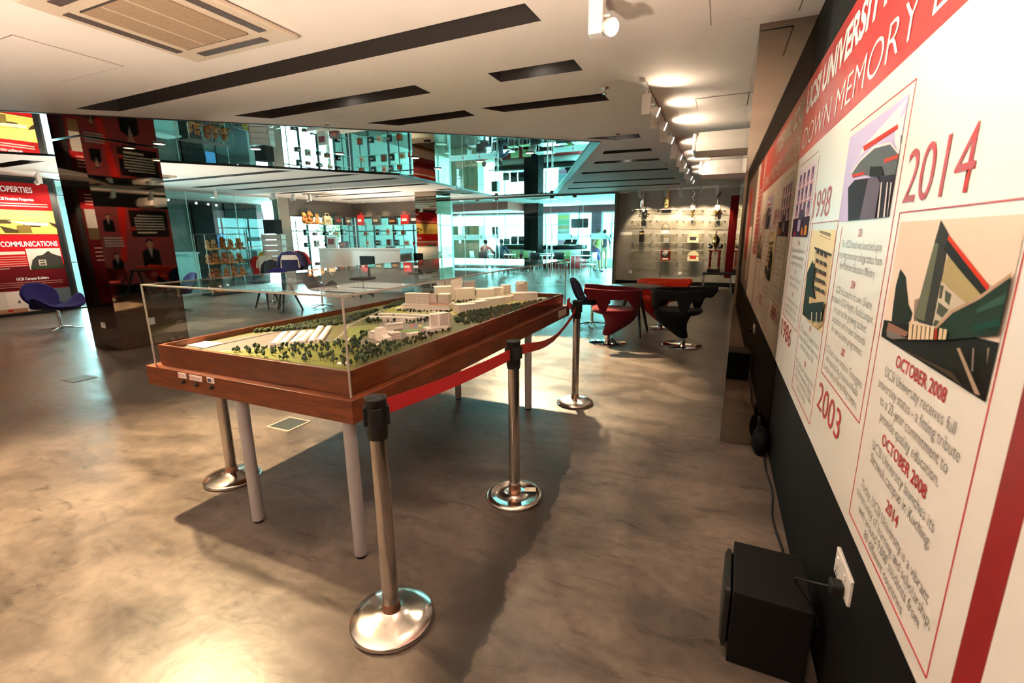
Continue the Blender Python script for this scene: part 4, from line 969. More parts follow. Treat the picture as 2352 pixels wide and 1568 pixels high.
for k in range(3): pr.many([(2.8, 5.38 if k < 2 else 4.8, .655 - k * .042, .668 - k * .042)], C(176, 110, 104))
pr.r(2.7, y1, .07, .50, C(206, 190, 178)); pr.r(5.10, y1, .07, .50, C(96, 104, 112)); pr.poly([(4.45, .48), (4.62, .48), (5.0, .10), (4.45, .10)], C(226, 206, 196)); pr.ell(4.93, .36, .06, .09, C(196, 120, 70)); pr.many([(4.6, 4.64, .25, .31)], C(110, 100, 96)); pr.r(2.7, 4.72, .07, .15, C(170, 120, 90)); pr.many([(4.42, 4.5, .10, .15)], C(170, 50, 46))
pr.obj('poster_print', PRINT, lb)
text(lb, 'PROPERTIES', (XP, 5.21, 2.435), UXL, UZ, .105, M_whtx, width=.60, align='R', bold=.02, lift=.006)
text(lb, 'UCSI Premium Properties', (XP, 5.20, 2.275), UXL, UZ, .055, M_whtx, width=.55, align='R', bold=.015, lift=.006)
text(lb, '& COMMUNICATIONS', (XP, 5.43, 1.375), UXL, UZ, .10, M_whtx, width=.97, align='R', bold=.02, lift=.006)
text(lb, 'UCSI Campus Builders', (XP, 5.16, .705), UXL, UZ, .055, M_whtx, width=.50, align='R', bold=.01, lift=.006)
lb2 = thing('maroon_text_poster', 'dark red poster with a white photograph and captions, mirrored in the left column', 'poster')
MB().bx(XL + .0005, XP, .2, 2.2, .02, 2.62).obj('black_frame', M_blk, lb2)
pr = Print((XP, 0, 0), UXL, UZ); pr.r(.25, 1.15, .06, 2.58, C(92, 16, 22)); pr.r(.35, 1.10, 1.5, 2.16, C(206, 198, 192)); pr.r(.35, 1.10, 1.5, 1.75, C(100, 80, 60)); pr.r(.25, 1.15, 2.16, 2.30, C(176, 30, 34)); pr.r(1.25, 2.1, .06, 2.58, C(40, 14, 16))
for k in range(4): pr.many([(.4, 1.05, 2.46 - k * .07, 2.48 - k * .07), (.4, 1.05, 1.3 - k * .09, 1.325 - k * .09)], C(214, 180, 176))
pr.obj('poster_print', PRINT, lb2)
# ------------------------------------------------------------------ loudspeaker, socket, cable and bag
spk = thing('floor_speaker', 'black box loudspeaker standing on the floor against the timeline wall', 'speaker', (.255, 1.585, 0), radians(-2))
MB().bx(-.112, .128, -.02, .285, 0, .292, bev=.004).obj('cabinet', mat('speaker_vinyl', (.007, .0065, .0065), .6, var=.2, scale=90, spec=.15), spk)
MB().bx(-.142, -.1125, .0, .265, .03, .275, bev=.022).obj('grille', mat('speaker_grille', (.006, .0065, .0065), .3, var=.1), spk)
sock = thing('wall_socket', 'double white socket plate with a black plug on the black wall below the timeline', 'socket', (XR, 1.507, .493))
MB().bx(-.011, -.0005, -.084, .084, -.043, .043, bev=.003).obj('plate', M_white, sock)
for y in (-.035, .045): MB().bx(-.016, -.0115, y - .007, y + .007, .008, .028, bev=.001).obj('switch', M_white, sock)
hol = MB()
for y in (-.03, .05):
    for dy, dz in ((0, -.012), (-.009, -.028), (.009, -.028)): hol.bx(-.0118, -.0108, y + dy - .002, y + dy + .002, dz - .003, dz + .003)
hol.obj('socket_hole', M_blk, sock)
MB().bx(-.046, -.0112, -.055, -.012, -.040, -.004, bev=.006).obj('plug', M_blk, sock)
def smooth_path(pts, n=8):
    P = [Vector(p) for p in pts]; out = []
    for i in range(len(P) - 1):
        p0, p1, p2, p3 = P[max(i - 1, 0)], P[i], P[i + 1], P[min(i + 2, len(P) - 1)]
        for k in range(n):
            t = k / n; out.append(.5 * ((2 * p1) + (p2 - p0) * t + (2 * p0 - 5 * p1 + 4 * p2 - p3) * t * t + (3 * p1 - p0 - 3 * p2 + p3) * t ** 3))
    return out + [P[-1]]
tag(MB().tube(smooth_path([(.388, 1.475, .468), (.33, 1.50, .45), (.315, 1.56, .40), (.37, 1.55, .32), (.405, 1.60, .22), (.40, 1.70, .14), (.386, 1.80, .12)]), .004, 6).obj('power_cable', M_blk), 'thin black power cable looping from the socket to the loudspeaker', 'cable')
tag(MB().tube(smooth_path([(.405, 1.95, .008), (.40, 2.3, .008), (.38, 2.6, .008), (.405, 2.9, .008), (.395, 3.2, .008), (.41, 3.5, .008)]), .006, 6).obj('floor_cable', M_blk), 'black cable lying on the floor along the foot of the timeline wall', 'cable')
bag = MB(); bag.ball((.37, 3.42, .105), (.055, .10, .105), 14, 9); bag.tube(smooth_path([(.35, 3.36, .19), (.35, 3.38, .26), (.35, 3.46, .26), (.35, 3.48, .19)]), .008, 6)
tag(bag.obj('black_bag', mat('black_nylon', (.006, .006, .006), .7, spec=.1)), 'small black bag on the floor in the corner by the mirrored pillar', 'bag')
tag(MB().bx(-7.78, -7.70, 3.549, 3.5595, .30, .38, bev=.002).obj('wall_socket', M_white), 'small white socket near the foot of the left mirror column, front face', 'socket')
tag(MB().bx(-7.3995, -7.389, 3.92, 4.02, .30, .40, bev=.002).obj('wall_socket', M_white), 'white socket near the foot of the left mirror column, side face', 'socket')
# ------------------------------------------------------------------ ceiling fixtures
M_acw = mat('ac_cream_plastic', (.62, .52, .42), .5, var=.02)
M_acg = mat('ac_grille', (.36, .25, .165), .6, var=.25, scale=160)
def cassette(x0, x1, y0, y1, z, label, m=M_acw):
    t = thing('ceiling_air_conditioner', label, 'air conditioner', ((x0 + x1) / 2, (y0 + y1) / 2, z)); w, h = (x1 - x0) / 2, (y1 - y0) / 2
    MB().bx(-w, w, -h, h, -.03, -.0005, bev=.018).obj('frame', m, t)
    MB().bx(-w * .58, w * .58, -h * .58, h * .58, -.040, -.0305, bev=.003).obj('intake_grille', M_acg if m == M_acw else m, t)
    for k in (-1, 1):
        MB().bx(-w * .58, w * .58, k * h * .58 - .0015, k * h * .58 + .0015, -.0405, -.031).obj('grille_seam', M_slot, t); MB().bx(k * w * .2 - .004, k * w * .2 + .004, -h * .56, h * .56, -.0425, -.0402).obj('grille_bar', m, t)
        MB().bx(-w * .62, w * .62, k * h * .79 - .03, k * h * .79 + .03, -.036, -.0302, bev=.002).obj('louvre', mat('ac_louvre', (.10, .075, .07), .5), t)
        MB().bx(k * w * .79 - .03, k * w * .79 + .03, -h * .62, h * .62, -.036, -.0302, bev=.002).obj('louvre', mat('ac_louvre'), t)
    return t
cassette(-3.52, -2.53, 1.50, 2.49, ZC, 'large cream ceiling air conditioner with a brown grille near the long dark slot')
cassette(-11.2, -10.3, 5.8, 6.5, ZC, 'ceiling air conditioner behind the left mirror column')
cassette(-11.3, -10.4, 10.6, 11.25, ZC, 'ceiling air conditioner above the shop counter')
cassette(-6.9, -5.9, 17.2, 18.1, 2.88, 'white ceiling vent over the cafe tables', M_white)
for y, z0, lab in ((6.25, 2.40, 'nearer of two white ceiling-hung air conditioners beyond the mirrored pillar'), (8.35, 2.36, 'farther of two white ceiling-hung air conditioners beyond the mirrored pillar')):
    t = thing('hung_air_conditioner', lab, 'air conditioner', (0, y, z0), 0, 'ceiling-hung air conditioners')
    prof = [(-.02, .05), (.10, 0), (.62, .06), (.66, .18), (.60, .27), (.06, .27), (-.02, .16)]
    vs = [(-.34, a, b) for a, b in prof] + [(XR - .03, a, b) for a, b in prof]; n = len(prof)
    MB().add(vs, [list(range(n)), list(range(n, 2 * n))[::-1]] + [(i, n + i, n + (i + 1) % n, (i + 1) % n) for i in range(n)]).obj('casing', M_white, t)
    MB().bx(-.385, -.341, .0, .62, .06, .26, bev=.02).obj('end_cap', M_white, t)
    for k in range(5): MB().bx(-.20, XR - .08, .11 + k * .028, .118 + k * .028, -.012 + k * .004, .012 + k * .004).obj('louvre_blade', mat('ac_blade', (.40, .34, .28), .5), t)
    for x in (-.22, .28): MB().tube([(x, .3, .26), (x, .3, ZC - z0)], .008, 6).obj('hanger', M_shiny, t)
def track_head(x, y, label, rz=0, group='white spotlights on the track beside the timeline wall', z=ZC - .025, yaw=0.35):
    t = thing('track_spotlight', label, 'spotlight', (x, y, z), rz, group)
    MB().bx(-.045, .03, -.035, .035, -.20, -.03, bev=.004).obj('driver_box', M_white, t)
    MB().bx(-.02, .005, -.02, .02, -.03, 0).obj('track_adapter', M_white, t)
    M = Matrix.Translation((.045, .0, -.165)) @ Matrix.Rotation(yaw, 4, 'Z') @ Matrix.Rotation(radians(22), 4, 'Y')
    can = MB().tube([(-.02, 0, 0), (.015, 0, 0), (.055, 0, 0)], [.022, .036, .042], 16, M=M).obj('lamp_can', M_white, t)
    MB().lathe([(.037, 0), (.037, .004), (0, .006)], 16, M=M @ Matrix.Translation((.0535, 0, 0)) @ Matrix.Rotation(pi / 2, 4, 'Y')).obj('lens', M_bulb, can)
    MB().bx(-.02, .06, -.006, .006, -.12, -.11).obj('bracket', M_white, t)
    return t
for y0, y1, lab in ((.6, 2.95, 'short white light track nearest the camera on the ceiling'), (4.30, 11.2, 'long white light track on the ceiling towards the trophy wall')):
    tag(MB().bx(-.695, -.665, y0, y1, ZC - .025, ZC - .0005).obj('light_track', M_white), lab, 'light track')
for i, y in enumerate(TRACK):
    if y < 1.5: continue
    lab = ['', 'nearest white track spotlight above the timeline board', 'first white spotlight at the near end of the long track', 'second white spotlight on the long track'][i] if i < 4 else '%s white spotlight from the near end of the long ceiling track' % ORD[i - 2]
    track_head(-.675, y, lab, 0, yaw=-.75 if i in (1,) else .1)
def sprinkler(x, y, lab):
    t = thing('sprinkler', lab, 'sprinkler', (x, y, ZC)); MB().lathe([(.035, -.0005), (.03, -.006), (.008, -.008), (.006, -.035), (.012, -.036), (.022, -.05), (0, -.051)], 14).obj('head', M_shiny, t)
for x, y, l in ((-1.02, 4.41, 'small chrome sprinkler head on the ceiling near the long light track'), (-4.2, 4.42, 'small chrome sprinkler head near the edge of the mirrored ceiling'), (-1.30, 6.38, 'sprinkler head beside the short ceiling slot by the mirror corner'), (-1.0, 9.3, 'sprinkler head over the round table'), (-9.2, 9.5, 'sprinkler head over the shop floor')): sprinkler(x, y, l)
def downlight(p, lab, grp, z=ZC, r=.075, glow=M_bulbs, pw=0, col=WARM):
    t = thing('recessed_downlight', lab, 'downlight', (p[0], p[1], z), 0, grp)
    MB().lathe([(r * 1.25, -.0005), (r * 1.25, -.006), (r, -.008), (r, -.002)], 20).obj('trim_ring', M_white, t)
    MB().lathe([(r * .97, -.003), (0, -.0035)], 20).obj('lens', glow, t)
    if pw: lamp('downlight_beam', 'SPOT', (p[0], p[1], z - .02), pw, col, size=.05, spot=110, blend=.6)
for k_, q in enumerate(((365, 331), (587, 343), (780, 354), (953, 363), (1006, 388), (1102, 371), (1129, 393), (1217, 352))):
    p = PZ(*q, ZC); downlight((p.x, p.y), '%s round downlight from the left in the mirrored ceiling' % ORD[k_], 'downlights in the mirrored ceiling', ZC + .006, .06, M_bulbs, 16)
WHERE = ['the slot nearer than the mirror corner, left', 'the short slot right of the lens of the near spotlight', 'the slot beside the mirror corner', 'the third short slot beyond the mirror corner', 'the slot nearest the trophy wall but one', 'the slot behind the left column', 'a long slot over the shop floor', 'the slot nearest the shop counter', 'the slot before the left posters']
for (gx, gy), wh in zip(GENERAL[:9], WHERE):
    t = thing('slot_lamp', 'small square lamp in ' + wh, 'downlight', (gx, gy, ZC + .075), 0, 'lamps in the ceiling slots')
    MB().bx(-.06, .06, -.06, .06, 0, .03).obj('housing', M_white, t); MB().bx(-.05, .05, -.05, .05, -.006, -.0005).obj('lens', M_bulb, t)
for x, y, wh in ((-8.32, 15.61, 'left, just inside the glass doors'), (-8.33, 17.53, 'over the occupied cafe table'), (-6.24, 15.66, 'middle, just inside the glass doors'), (-4.21, 15.57, 'right, just inside the glass doors'), (-5.5, 17.29, 'over the empty cafe table'), (-5.51, 19.5, 'right of the black column'), (-10.5, 18.9, 'before the lockers'), (-9.6, 17.0, 'left of the occupied table')):
    downlight((x, y), 'round cafe ceiling downlight ' + wh, 'cafe ceiling downlights', 2.88, .09, mat('cool_lamp_glow', (1, 1, 1), .3, emit=(.9, 1, .97), estr=9), 40, (.85, 1, .95))
SHOPL = [(XL + .5, 11.9), (XL + .5, 12.9), (XL + .5, 13.8), (-12.2, YB - .35), (-11.4, YB - .35), (-10.6, YB - .35), (-9.8, YB - .35), (-9.2, YB - .35)]
for k_, (x, y) in enumerate(SHOPL):
    downlight((x, y), '%s small warm downlight from the left along the shop fascia' % ORD[k_], 'shop fascia downlights', ZC, .05, M_bulbs, 26)
# lamp tracks by the left wall and over the trophies
tag(MB().bx(-11.72, -11.68, .5, 6.4, ZC - .025, ZC - .0005).obj('light_track', M_white), 'white light track in front of the left wall posters', 'light track')
for y, lab, ay in ((4.85, 'white track spotlight lighting the PROPERTIES poster', 5.0), (2.9, 'white track spotlight before the left wall, nearer the viewer', 3.4), (1.0, 'white track spotlight before the maroon text poster', .9), (6.1, 'white track spotlight behind the left mirror column', 5.5)):
    track_head(-11.70, y, lab, pi, 'white spotlights before the left wall', yaw=0); lamp('track_spot_light', 'SPOT', (-11.85, y, 2.52), 75, (1, .82, .62), aim=(XL, ay - .15, 1.75), size=.03, spot=58, blend=.35)
for k_, (x, y, rz) in enumerate(((-11.9, 8.4, pi * .8), (-11.3, 9.6, pi), (-11.1, 10.1, pi), (-10.9, 10.5, pi))):
    track_head(x, y, '%s white ceiling spotlight from the left before the glass partition' % ORD[k_], rz, 'spotlights before the glass partition')
tag(MB().bx(-2.4, .1, 13.93, 13.97, ZC - .025, ZC - .0005).obj('light_track', M_white), 'white light track in front of the trophy wall', 'light track')
for i, x in enumerate((-2.15, -1.45, -1.05, -.55, -.15)):
    track_head(x, 13.95, '%s white spotlight from the left before the trophy wall' % ORD[i], pi / 2, 'spotlights over the trophy wall', yaw=0)
    lamp('track_spot_light', 'SPOT', (x, 14.1, 2.55), 66, (1, .80, .52), aim=(x + .1, 14.8, 1.55), size=.03, spot=72, blend=.5)
# ------------------------------------------------------------------ chairs and tables
def fabric(name, col): return mat(name, col, .9, var=.12, scale=140, sheen=.06, spec=.12)
def sstep(a, b, x): t = min(max((x - a) / (b - a), 0), 1); return t * t * (3 - 2 * t)
def ribbon_chair(loc, rz, m, label):
    t = thing('ribbon_chair', label, 'chair', (*loc, 0), rz, 'sculptural lounge chairs around the black round table')
    base = MB().lathe([(.262, 0), (.266, .004), (.266, .010), (.258, .014), (.04, .020), (0, .020)], 40).obj('base_disc', M_shiny, t)
    MB().tube([(0, 0, .018), (0, 0, .115)], .042, 20).obj('column', M_shiny, t)
    b = MB(); rows = [(.105, .01, .030, .035), (.112, .01, .062, .066), (.15, -.02, .090, .085), (.21, -.08, .125, .12), (.30, -.15, .185, .185), (.38, -.165, .235, .235), (.45, -.155, .265, .265), (.475, -.155, .25, .25)]
    n = 22; vs = [(xc + a * cos(2 * pi * k / n), bb * sin(2 * pi * k / n), z) for z, xc, a, bb in rows for k in range(n)]
    fs = [(i * n + k, i * n + (k + 1) % n, (i + 1) * n + (k + 1) % n, (i + 1) * n + k) for i in range(len(rows) - 1) for k in range(n)] + [list(range(n))[::-1], list(range((len(rows) - 1) * n, len(rows) * n))]
    sub(b.add(vs, fs, smooth=True).obj('pedestal_shell', m, t), 1)
    s = MB(); n = 28; rows = [(.425, .80), (.44, .96), (.47, 1.0), (.50, .97), (.515, .85), (.512, .5)]; vs = []
    for z, k_ in rows:
        for k in range(n):
            a = 2 * pi * k / n; cx, sx = cos(a), sin(a); px = math.copysign(abs(cx) ** .75, cx) * .315 * k_; py = math.copysign(abs(sx) ** .75, sx) * .27 * k_
            vs.append((px - .085, py, z + (.012 if px > .2 else 0) - (.014 if z > .5 and abs(px) < .2 else 0)))
    fs = [(i * n + k, i * n + (k + 1) % n, (i + 1) * n + (k + 1) % n, (i + 1) * n + k) for i in range(len(rows) - 1) for k in range(n)] + [list(range(n))[::-1], list(range((len(rows) - 1) * n, len(rows) * n))]
    sub(s.add(vs, fs, smooth=True).obj('seat', m, t), 1)
    path = []
    for k in range(26): f = k / 25; path.append((.34 - .38 * f, .272 + .02 * sin(pi * f)))
    for k in range(1, 25): a = pi / 2 + pi * k / 24; path.append((-.04 + .37 * cos(a) * 1.02, .272 * sin(a)))
    path += [(x, -y) for x, y in path[:26]][::-1]
    def zlo(x):
        z = .49 + .155 * sstep(-.37, -.22, x)
        z -= .165 * (sstep(-.01, .045, x) - sstep(.115, .18, x))
        return min(z + .09 * sstep(.26, .34, x), .79)
    def zhi(x): return .775 + .03 * sstep(-.2, .34, x)
    m2 = MB(); vs = []; nv = 6
    for x, y in path:
        for j in range(nv + 1):
            f = j / nv; z = zlo(x) + (zhi(x) - zlo(x)) * f; infl = (1 - f) * .05 * (1 - sstep(-.1, .3, x)); flare = 1 + .05 * f
            vs.append((x * flare if x < 0 else x, y * (flare - infl * .6), z))
    m2.add(vs, [(i * (nv + 1) + j, (i + 1) * (nv + 1) + j, (i + 1) * (nv + 1) + j + 1, i * (nv + 1) + j + 1) for i in range(len(path) - 1) for j in range(nv)], smooth=True)
    o = m2.obj('backrest_band', m, t); solid(o, .045, 0); sub(o, 1)
    return t
ribbon_chair((-.36, 6.69), radians(-14), fabric('black_wool', (.006, .006, .006)), 'black sculptural chair right of the round table on a chrome disc')
ribbon_chair((-1.36, 6.50), radians(194), fabric('maroon_wool', (.085, .005, .008)), 'dark red sculptural chair left of the round table on a chrome disc')
ribbon_chair((-.79, 7.90), radians(-35), fabric('orange_red_wool', (.55, .035, .010)), 'bright orange-red sculptural chair behind the round table')
def swan_chair(loc, rz, m, label, z0=0, k=1.0):
    t = thing('swan_chair', label, 'chair', (*loc, z0), rz, 'winged swivel chairs')
    def fn(u, v):
        s = (u - .5) * 2; a = abs(s)
        if v < .5: f = v / .5; x = .30 - .44 * f; z = .40 - .03 * sin(pi * f * .9)
        else: f = (v - .5) / .5; x = -.14 - .20 * sin(f * pi / 2 * .9) - .03 * f; z = .375 + .43 * f ** 1.15
        w = .30 + .05 * sin(pi * min(v / .55, 1)) - .07 * math.exp(-((v - .66) / .12) ** 2) - .05 * max(v - .75, 0)
        arm = math.exp(-((v - .27) / .17) ** 2) * a ** 2.2
        z += .23 * arm; x -= .02 * arm; yy = s * w * (1 + .16 * arm)
        if v > .5: x += .10 * a ** 2 * sin(pi * min((v - .5) / .5, 1) * .6); z -= .16 * a ** 3 * max((v - .55) / .45, 0)
        if v < .12: x -= .08 * a ** 2 * (1 - v / .12)
        return (x, yy, z)
    o = MB().grid(fn, 18, 18).obj('shell', m, t); solid(o, .05, 0); sub(o, 1)
    MB().tube([(0, 0, .05), (0, 0, .36)], .022, 14).obj('pedestal', M_shiny, t)
    ft = MB().lathe([(.03, .02), (.035, .05), (.03, .07)], 16).obj('hub', M_shiny, t)
    for q in range(4):
        a = q * pi / 2 + .4; MB().tube([(.02 * cos(a), .02 * sin(a), .055), (.30 * cos(a), .30 * sin(a), .018)], [.018, .013], 8, flat=.7).obj('star_foot', M_shiny, t)
    return t
blue = fabric('indigo_wool', (.020, .014, .105)); navy = fabric('navy_wool', (.010, .010, .042))
swan_chair((-1.88, 7.70), radians(5), navy, 'dark navy winged swivel chair left of the round table')
swan_chair((-10.19, 4.09), radians(20), blue, 'indigo winged swivel chair in front of the PROPERTIES poster')
swan_chair((-10.34, 6.14), radians(-100), blue, 'indigo winged swivel chair behind the left mirror column')
swan_chair((-9.50, 7.75), radians(-70), blue, 'indigo winged swivel chair behind the model table')
swan_chair((-7.95, 7.72), radians(75), blue, 'indigo winged swivel chair before the white counter')
M_ebony = mat('ebonised_wood', (.014, .012, .010), .4, var=.1)
def leg_table(loc, r, h, label, a0, n=3, top=None):
    t = thing('round_table', label, 'table', (*loc, 0), a0)
    MB().lathe([(r * .96, h - .018), (r, h - .010), (r, h - .002), (r * .995, h), (0, h)], 48).obj('table_top', top or mat('black_laminate', (.045, .042, .038), .28, var=.05), t)
    MB().lathe([(.09, h - .05), (.10, h - .018)], 20).obj('hub', M_ebony, t)
    for k in range(n):
        a = 2 * pi * k / n; MB().tube([(.07 * cos(a), .07 * sin(a), h - .02), (r * .82 * cos(a), r * .82 * sin(a), 0)], [.032, .019], 12).obj('leg', M_ebony, t)
leg_table((-1.11, 7.23), .395, .745, 'black round table with splayed dark legs among the sculptural chairs', radians(-63))
leg_table((-8.95, 7.15), .36, .60, 'left one of two low dark tables behind the model table', radians(200))
leg_table((-8.25, 7.05), .36, .60, 'right one of two low dark tables behind the model table', radians(-60))
for k_, (x, y) in enumerate(((-1.7, -1.3), (-4.6, -2.2), (-9.4, -1.6), (-9.6, 11.55), (-9.3, 5.1))):  # cans with glowing lenses, added beneath the made-up ceiling fill lights
    t = thing('floor_uplighter', ['small black floor uplighter behind the viewer, nearest the timeline wall', 'small black floor uplighter behind the viewer, middle of the hall', 'small black floor uplighter behind the viewer, by the left wall', 'small black floor uplighter behind the white counter', 'small black floor uplighter behind the left mirror column'][k_], 'lamp', (x, y, 0))
    MB().lathe([(.09, 0), (.10, .02), (.10, .20), (.085, .20), (.08, .08), (0, .08)], 20).obj('can', M_blk, t); MB().lathe([(.075, .085), (0, .09)], 16).obj('lens', M_bulbs, t)
lid = MB(); lid.bx(-3.24, -3.03, 2.46, 2.66, .0005, .004); lo = tag(lid.obj('floor_hatch', mat('slate_lid', (.045, .05, .045), .4)), 'small square dark floor hatch in the concrete beside the model table', 'hatch')
MB().bx(-3.26, -3.01, 2.44, 2.46, .0005, .005).bx(-3.26, -3.01, 2.66, 2.68, .0005, .005).bx(-3.26, -3.24, 2.46, 2.66, .0005, .005).bx(-3.03, -3.01, 2.46, 2.66, .0005, .005).obj('metal_rim', mat('pale_metal_rim', (.45, .40, .33), .4, .4), lo)
tag(MB().bx(-6.48, -6.24, 2.5, 2.72, .0005, .004).obj('floor_hatch', mat('concrete_lid', (.12, .10, .09), .5)), 'square concrete coloured floor hatch in front of the left mirror column', 'hatch')
# ------------------------------------------------------------------ trophy wall
GOLD = mat('gold_plate', (.85, .55, .20), .22, 1.0, var=.04); SILV = mat('silver_plate', (.75, .72, .66), .18, 1.0, var=.04)
M_clr = glass('acrylic_shelf', (.90, .89, .84), 1.0)
YT = 14.8
SH = {}
for ci, (a, b) in enumerate(((1450, 1496), (1505, 1557), (1566, 1617), (1628, 1666))):
    for ri, yp in enumerate((482, 506, 536, 557, 575, 599)):
        l, r = PY(a, yp, YT - .1), PY(b, yp, YT - .1)
        col_names = ['leftmost', 'second', 'third', 'rightmost']; row_names = ['top', 'second', 'third', 'fourth', 'fifth', 'bottom']
        t = thing('acrylic_shelf', '%s shelf down of the %s clear shelf column on the trophy wall' % (row_names[ri], col_names[ci]), 'shelf', ((l.x + r.x) / 2, YT, l.z), 0, 'clear shelves on the trophy wall')
        w = (r.x - l.x) / 2
        MB().bx(-w, w, -.20, -.02, 0, .008).obj('sheet', M_clr, t); MB().bx(-w, w, -.204, -.2005, 0, .010).obj('front_edge', mat('pale_edge', (.62, .58, .48), .3), t)
        for s_ in (-1, 1): MB().tube([(s_ * w * .9, -.06, -.014), (s_ * w * .9, -.0005, -.014)], .012, 8).obj('standoff', M_shiny, t)
        SH[(ci, ri)] = (t.location.copy(), w)
def award(ci, ri, dx, build, label, name='trophy', cat='trophy'):
    L_, w = SH[(ci, ri)]
    t = thing(name, label, cat, (L_.x + dx * w, YT - .11, L_.z + .0115)); build(t); t.scale = (1.22,) * 3; return t
def horn(m):
    def f(t):
        MB().bx(-.07, .07, -.05, .05, 0, .05, bev=.004).obj('plinth', M_ebony, t)
        MB().tube([(-.02, 0, .05), (-.03, 0, .15), (-.02, 0, .26), (.01, 0, .36), (.015, 0, .42)], [.055, .060, .050, .03, .004], 14).obj('horn', m, t)
    return f
def tusk(t):
    MB().bx(-.09, .09, -.05, .05, 0, .035, bev=.004).obj('plinth', mat('mahogany', (.16, .03, .015), .4), t)
    MB().tube([(0, 0, .035), (0, 0, .2), (0, 0, .40), (0, 0, .46)], [.085, .075, .055, .02], 16).obj('tusk', GOLD, t); MB().ball((0, -.08, .12), (.03, .012, .045), col=None).obj('crest', GOLD, t)
def chain(t):
    MB().bx(-.05, .05, -.04, .04, 0, .10, bev=.005).obj('plinth', mat('ivory_base', (.85, .78, .62), .4), t)
    m = MB()
    for k in range(7): m.ball((.02 * sin(k * 1.7), 0, .13 + k * .045), (.028, .02, .026), 8, 6)
    m.obj('twisted_stem', SILV, t)
def globe(t):
    MB().bx(-.045, .045, -.04, .04, 0, .09, bev=.004).obj('plinth', mat('ivory_base'), t); MB().lathe([(.02, .09), (.012, .2), (.012, .26), (.03, .29)], 12).obj('stem', SILV, t); MB().ball((0, 0, .35), .062, 16, 10).obj('globe', SILV, t)
def cup(m):
    def f(t):
        MB().lathe([(.05, 0), (.05, .04), (.035, .045)], 16).obj('plinth', M_ebony, t); MB().lathe([(.012, .045), (.012, .09), (.05, .12), (.06, .18), (.065, .24), (.058, .24), (.05, .17), (0, .13)], 18).obj('bowl', m, t)
        for s_ in (-1, 1): MB().tube([(s_ * .055, 0, .21), (s_ * .09, 0, .20), (s_ * .085, 0, .15), (s_ * .05, 0, .14)], .006, 6).obj('handle', m, t)
    return f
def plaque(c1, c2, shape='rect'):
    def f(t):
        if shape == 'house':
            MB().prism([(-.125, 0), (.125, 0), (.125, .14), (.09, .20), (0, .245), (-.09, .20), (-.125, .14)], 0, .03, c1, Matrix.Rotation(pi / 2, 4, 'X')).obj('board', GLOSS, t); MB().bx(-.07, .07, -.034, -.0305, .05, .12, c2).obj('badge', GLOSS, t)
        else:
            MB().bx(-.115, .115, -.03, 0, 0, .27, c1, bev=.004).obj('board', GLOSS, t); MB().lathe([(.085, 0), (.085, .006), (.05, .009), (0, .009)], 24, M=Matrix.Translation((0, -.0305, .17)) @ Matrix.Rotation(pi / 2, 4, 'X')).obj('disc', SILV, t); MB().bx(-.065, .065, -.034, -.0305, .025, .06, c2).obj('name_plate', GLOSS, t)
    return f
def block(c, w, h, m=GLOSS):
    def f(t): MB().bx(-w, w, -.03, .03, 0, h, c, bev=.004).obj('body', m, t); MB().bx(-w * .7, w * .7, -.034, -.0305, h * .7, h * .85, C(220, 180, 90)).obj('name_plate', GLOSS, t)
    return f
def arch(t):
    MB().tube([(-.08, 0, 0), (-.08, 0, .14), (-.06, 0, .20), (0, 0, .235), (.06, 0, .20), (.08, 0, .14), (.08, 0, 0)], .010, 8).obj('arch', SILV, t); MB().bx(-.09, .09, -.03, .03, 0, .05).obj('plinth', mat('ivory_base'), t)
def figure(t):
    MB().lathe([(.045, 0), (.045, .04), (.02, .05)], 14).obj('plinth', mat('ivory_base'), t); MB().tube([(0, 0, .05), (.012, 0, .11), (-.012, 0, .17), (.01, 0, .23), (.0, 0, .26)], [.022, .028, .022, .016, .006], 10).obj('figure', GOLD, t)
award(0, 0, .15, horn(SILV), 'silver horn-shaped trophy, leftmost on the top row of the trophy wall'); award(1, 0, 0, tusk, 'tall gold tusk-shaped trophy on the top row of the trophy wall')
award(2, 0, 0, chain, 'twisted silver trophy on a bright base, third on the top row'); award(3, 0, 0, globe, 'silver globe trophy on a stem, rightmost on the top row')
award(0, 1, .2, cup(SILV), 'small silver cup on the second row, under the horn trophy'); award(1, 2, -.1, arch, 'silver arch award in the second shelf column'); award(2, 1, -.1, figure, 'small gold figurine in the third shelf column'); award(3, 1, 0, cup(GOLD), 'shining gold cup in the rightmost shelf column')
award(0, 3, 0, block(C(20, 18, 18), .055, .27), 'tall black block award in the leftmost shelf column', 'award', 'award'); award(1, 3, 0, block(C(150, 146, 140), .07, .16), 'grey glassy block award in the second shelf column', 'award', 'award')
award(2, 3, 0, plaque(C(220, 200, 170), C(60, 50, 50), 'house'), 'cream house-shaped plaque in the middle of the third shelf column', 'plaque', 'plaque'); award(3, 3, -.2, figure, 'gold figurine in the middle of the rightmost shelf column')
award(1, 5, -.1, plaque(C(120, 22, 18), C(230, 210, 180)), 'red plaque with a silver disc on the bottom row', 'plaque', 'plaque'); award(2, 5, 0, plaque(C(240, 226, 190), C(200, 50, 40), 'house'), 'white house-shaped plaque with a red badge on the bottom row', 'plaque', 'plaque')
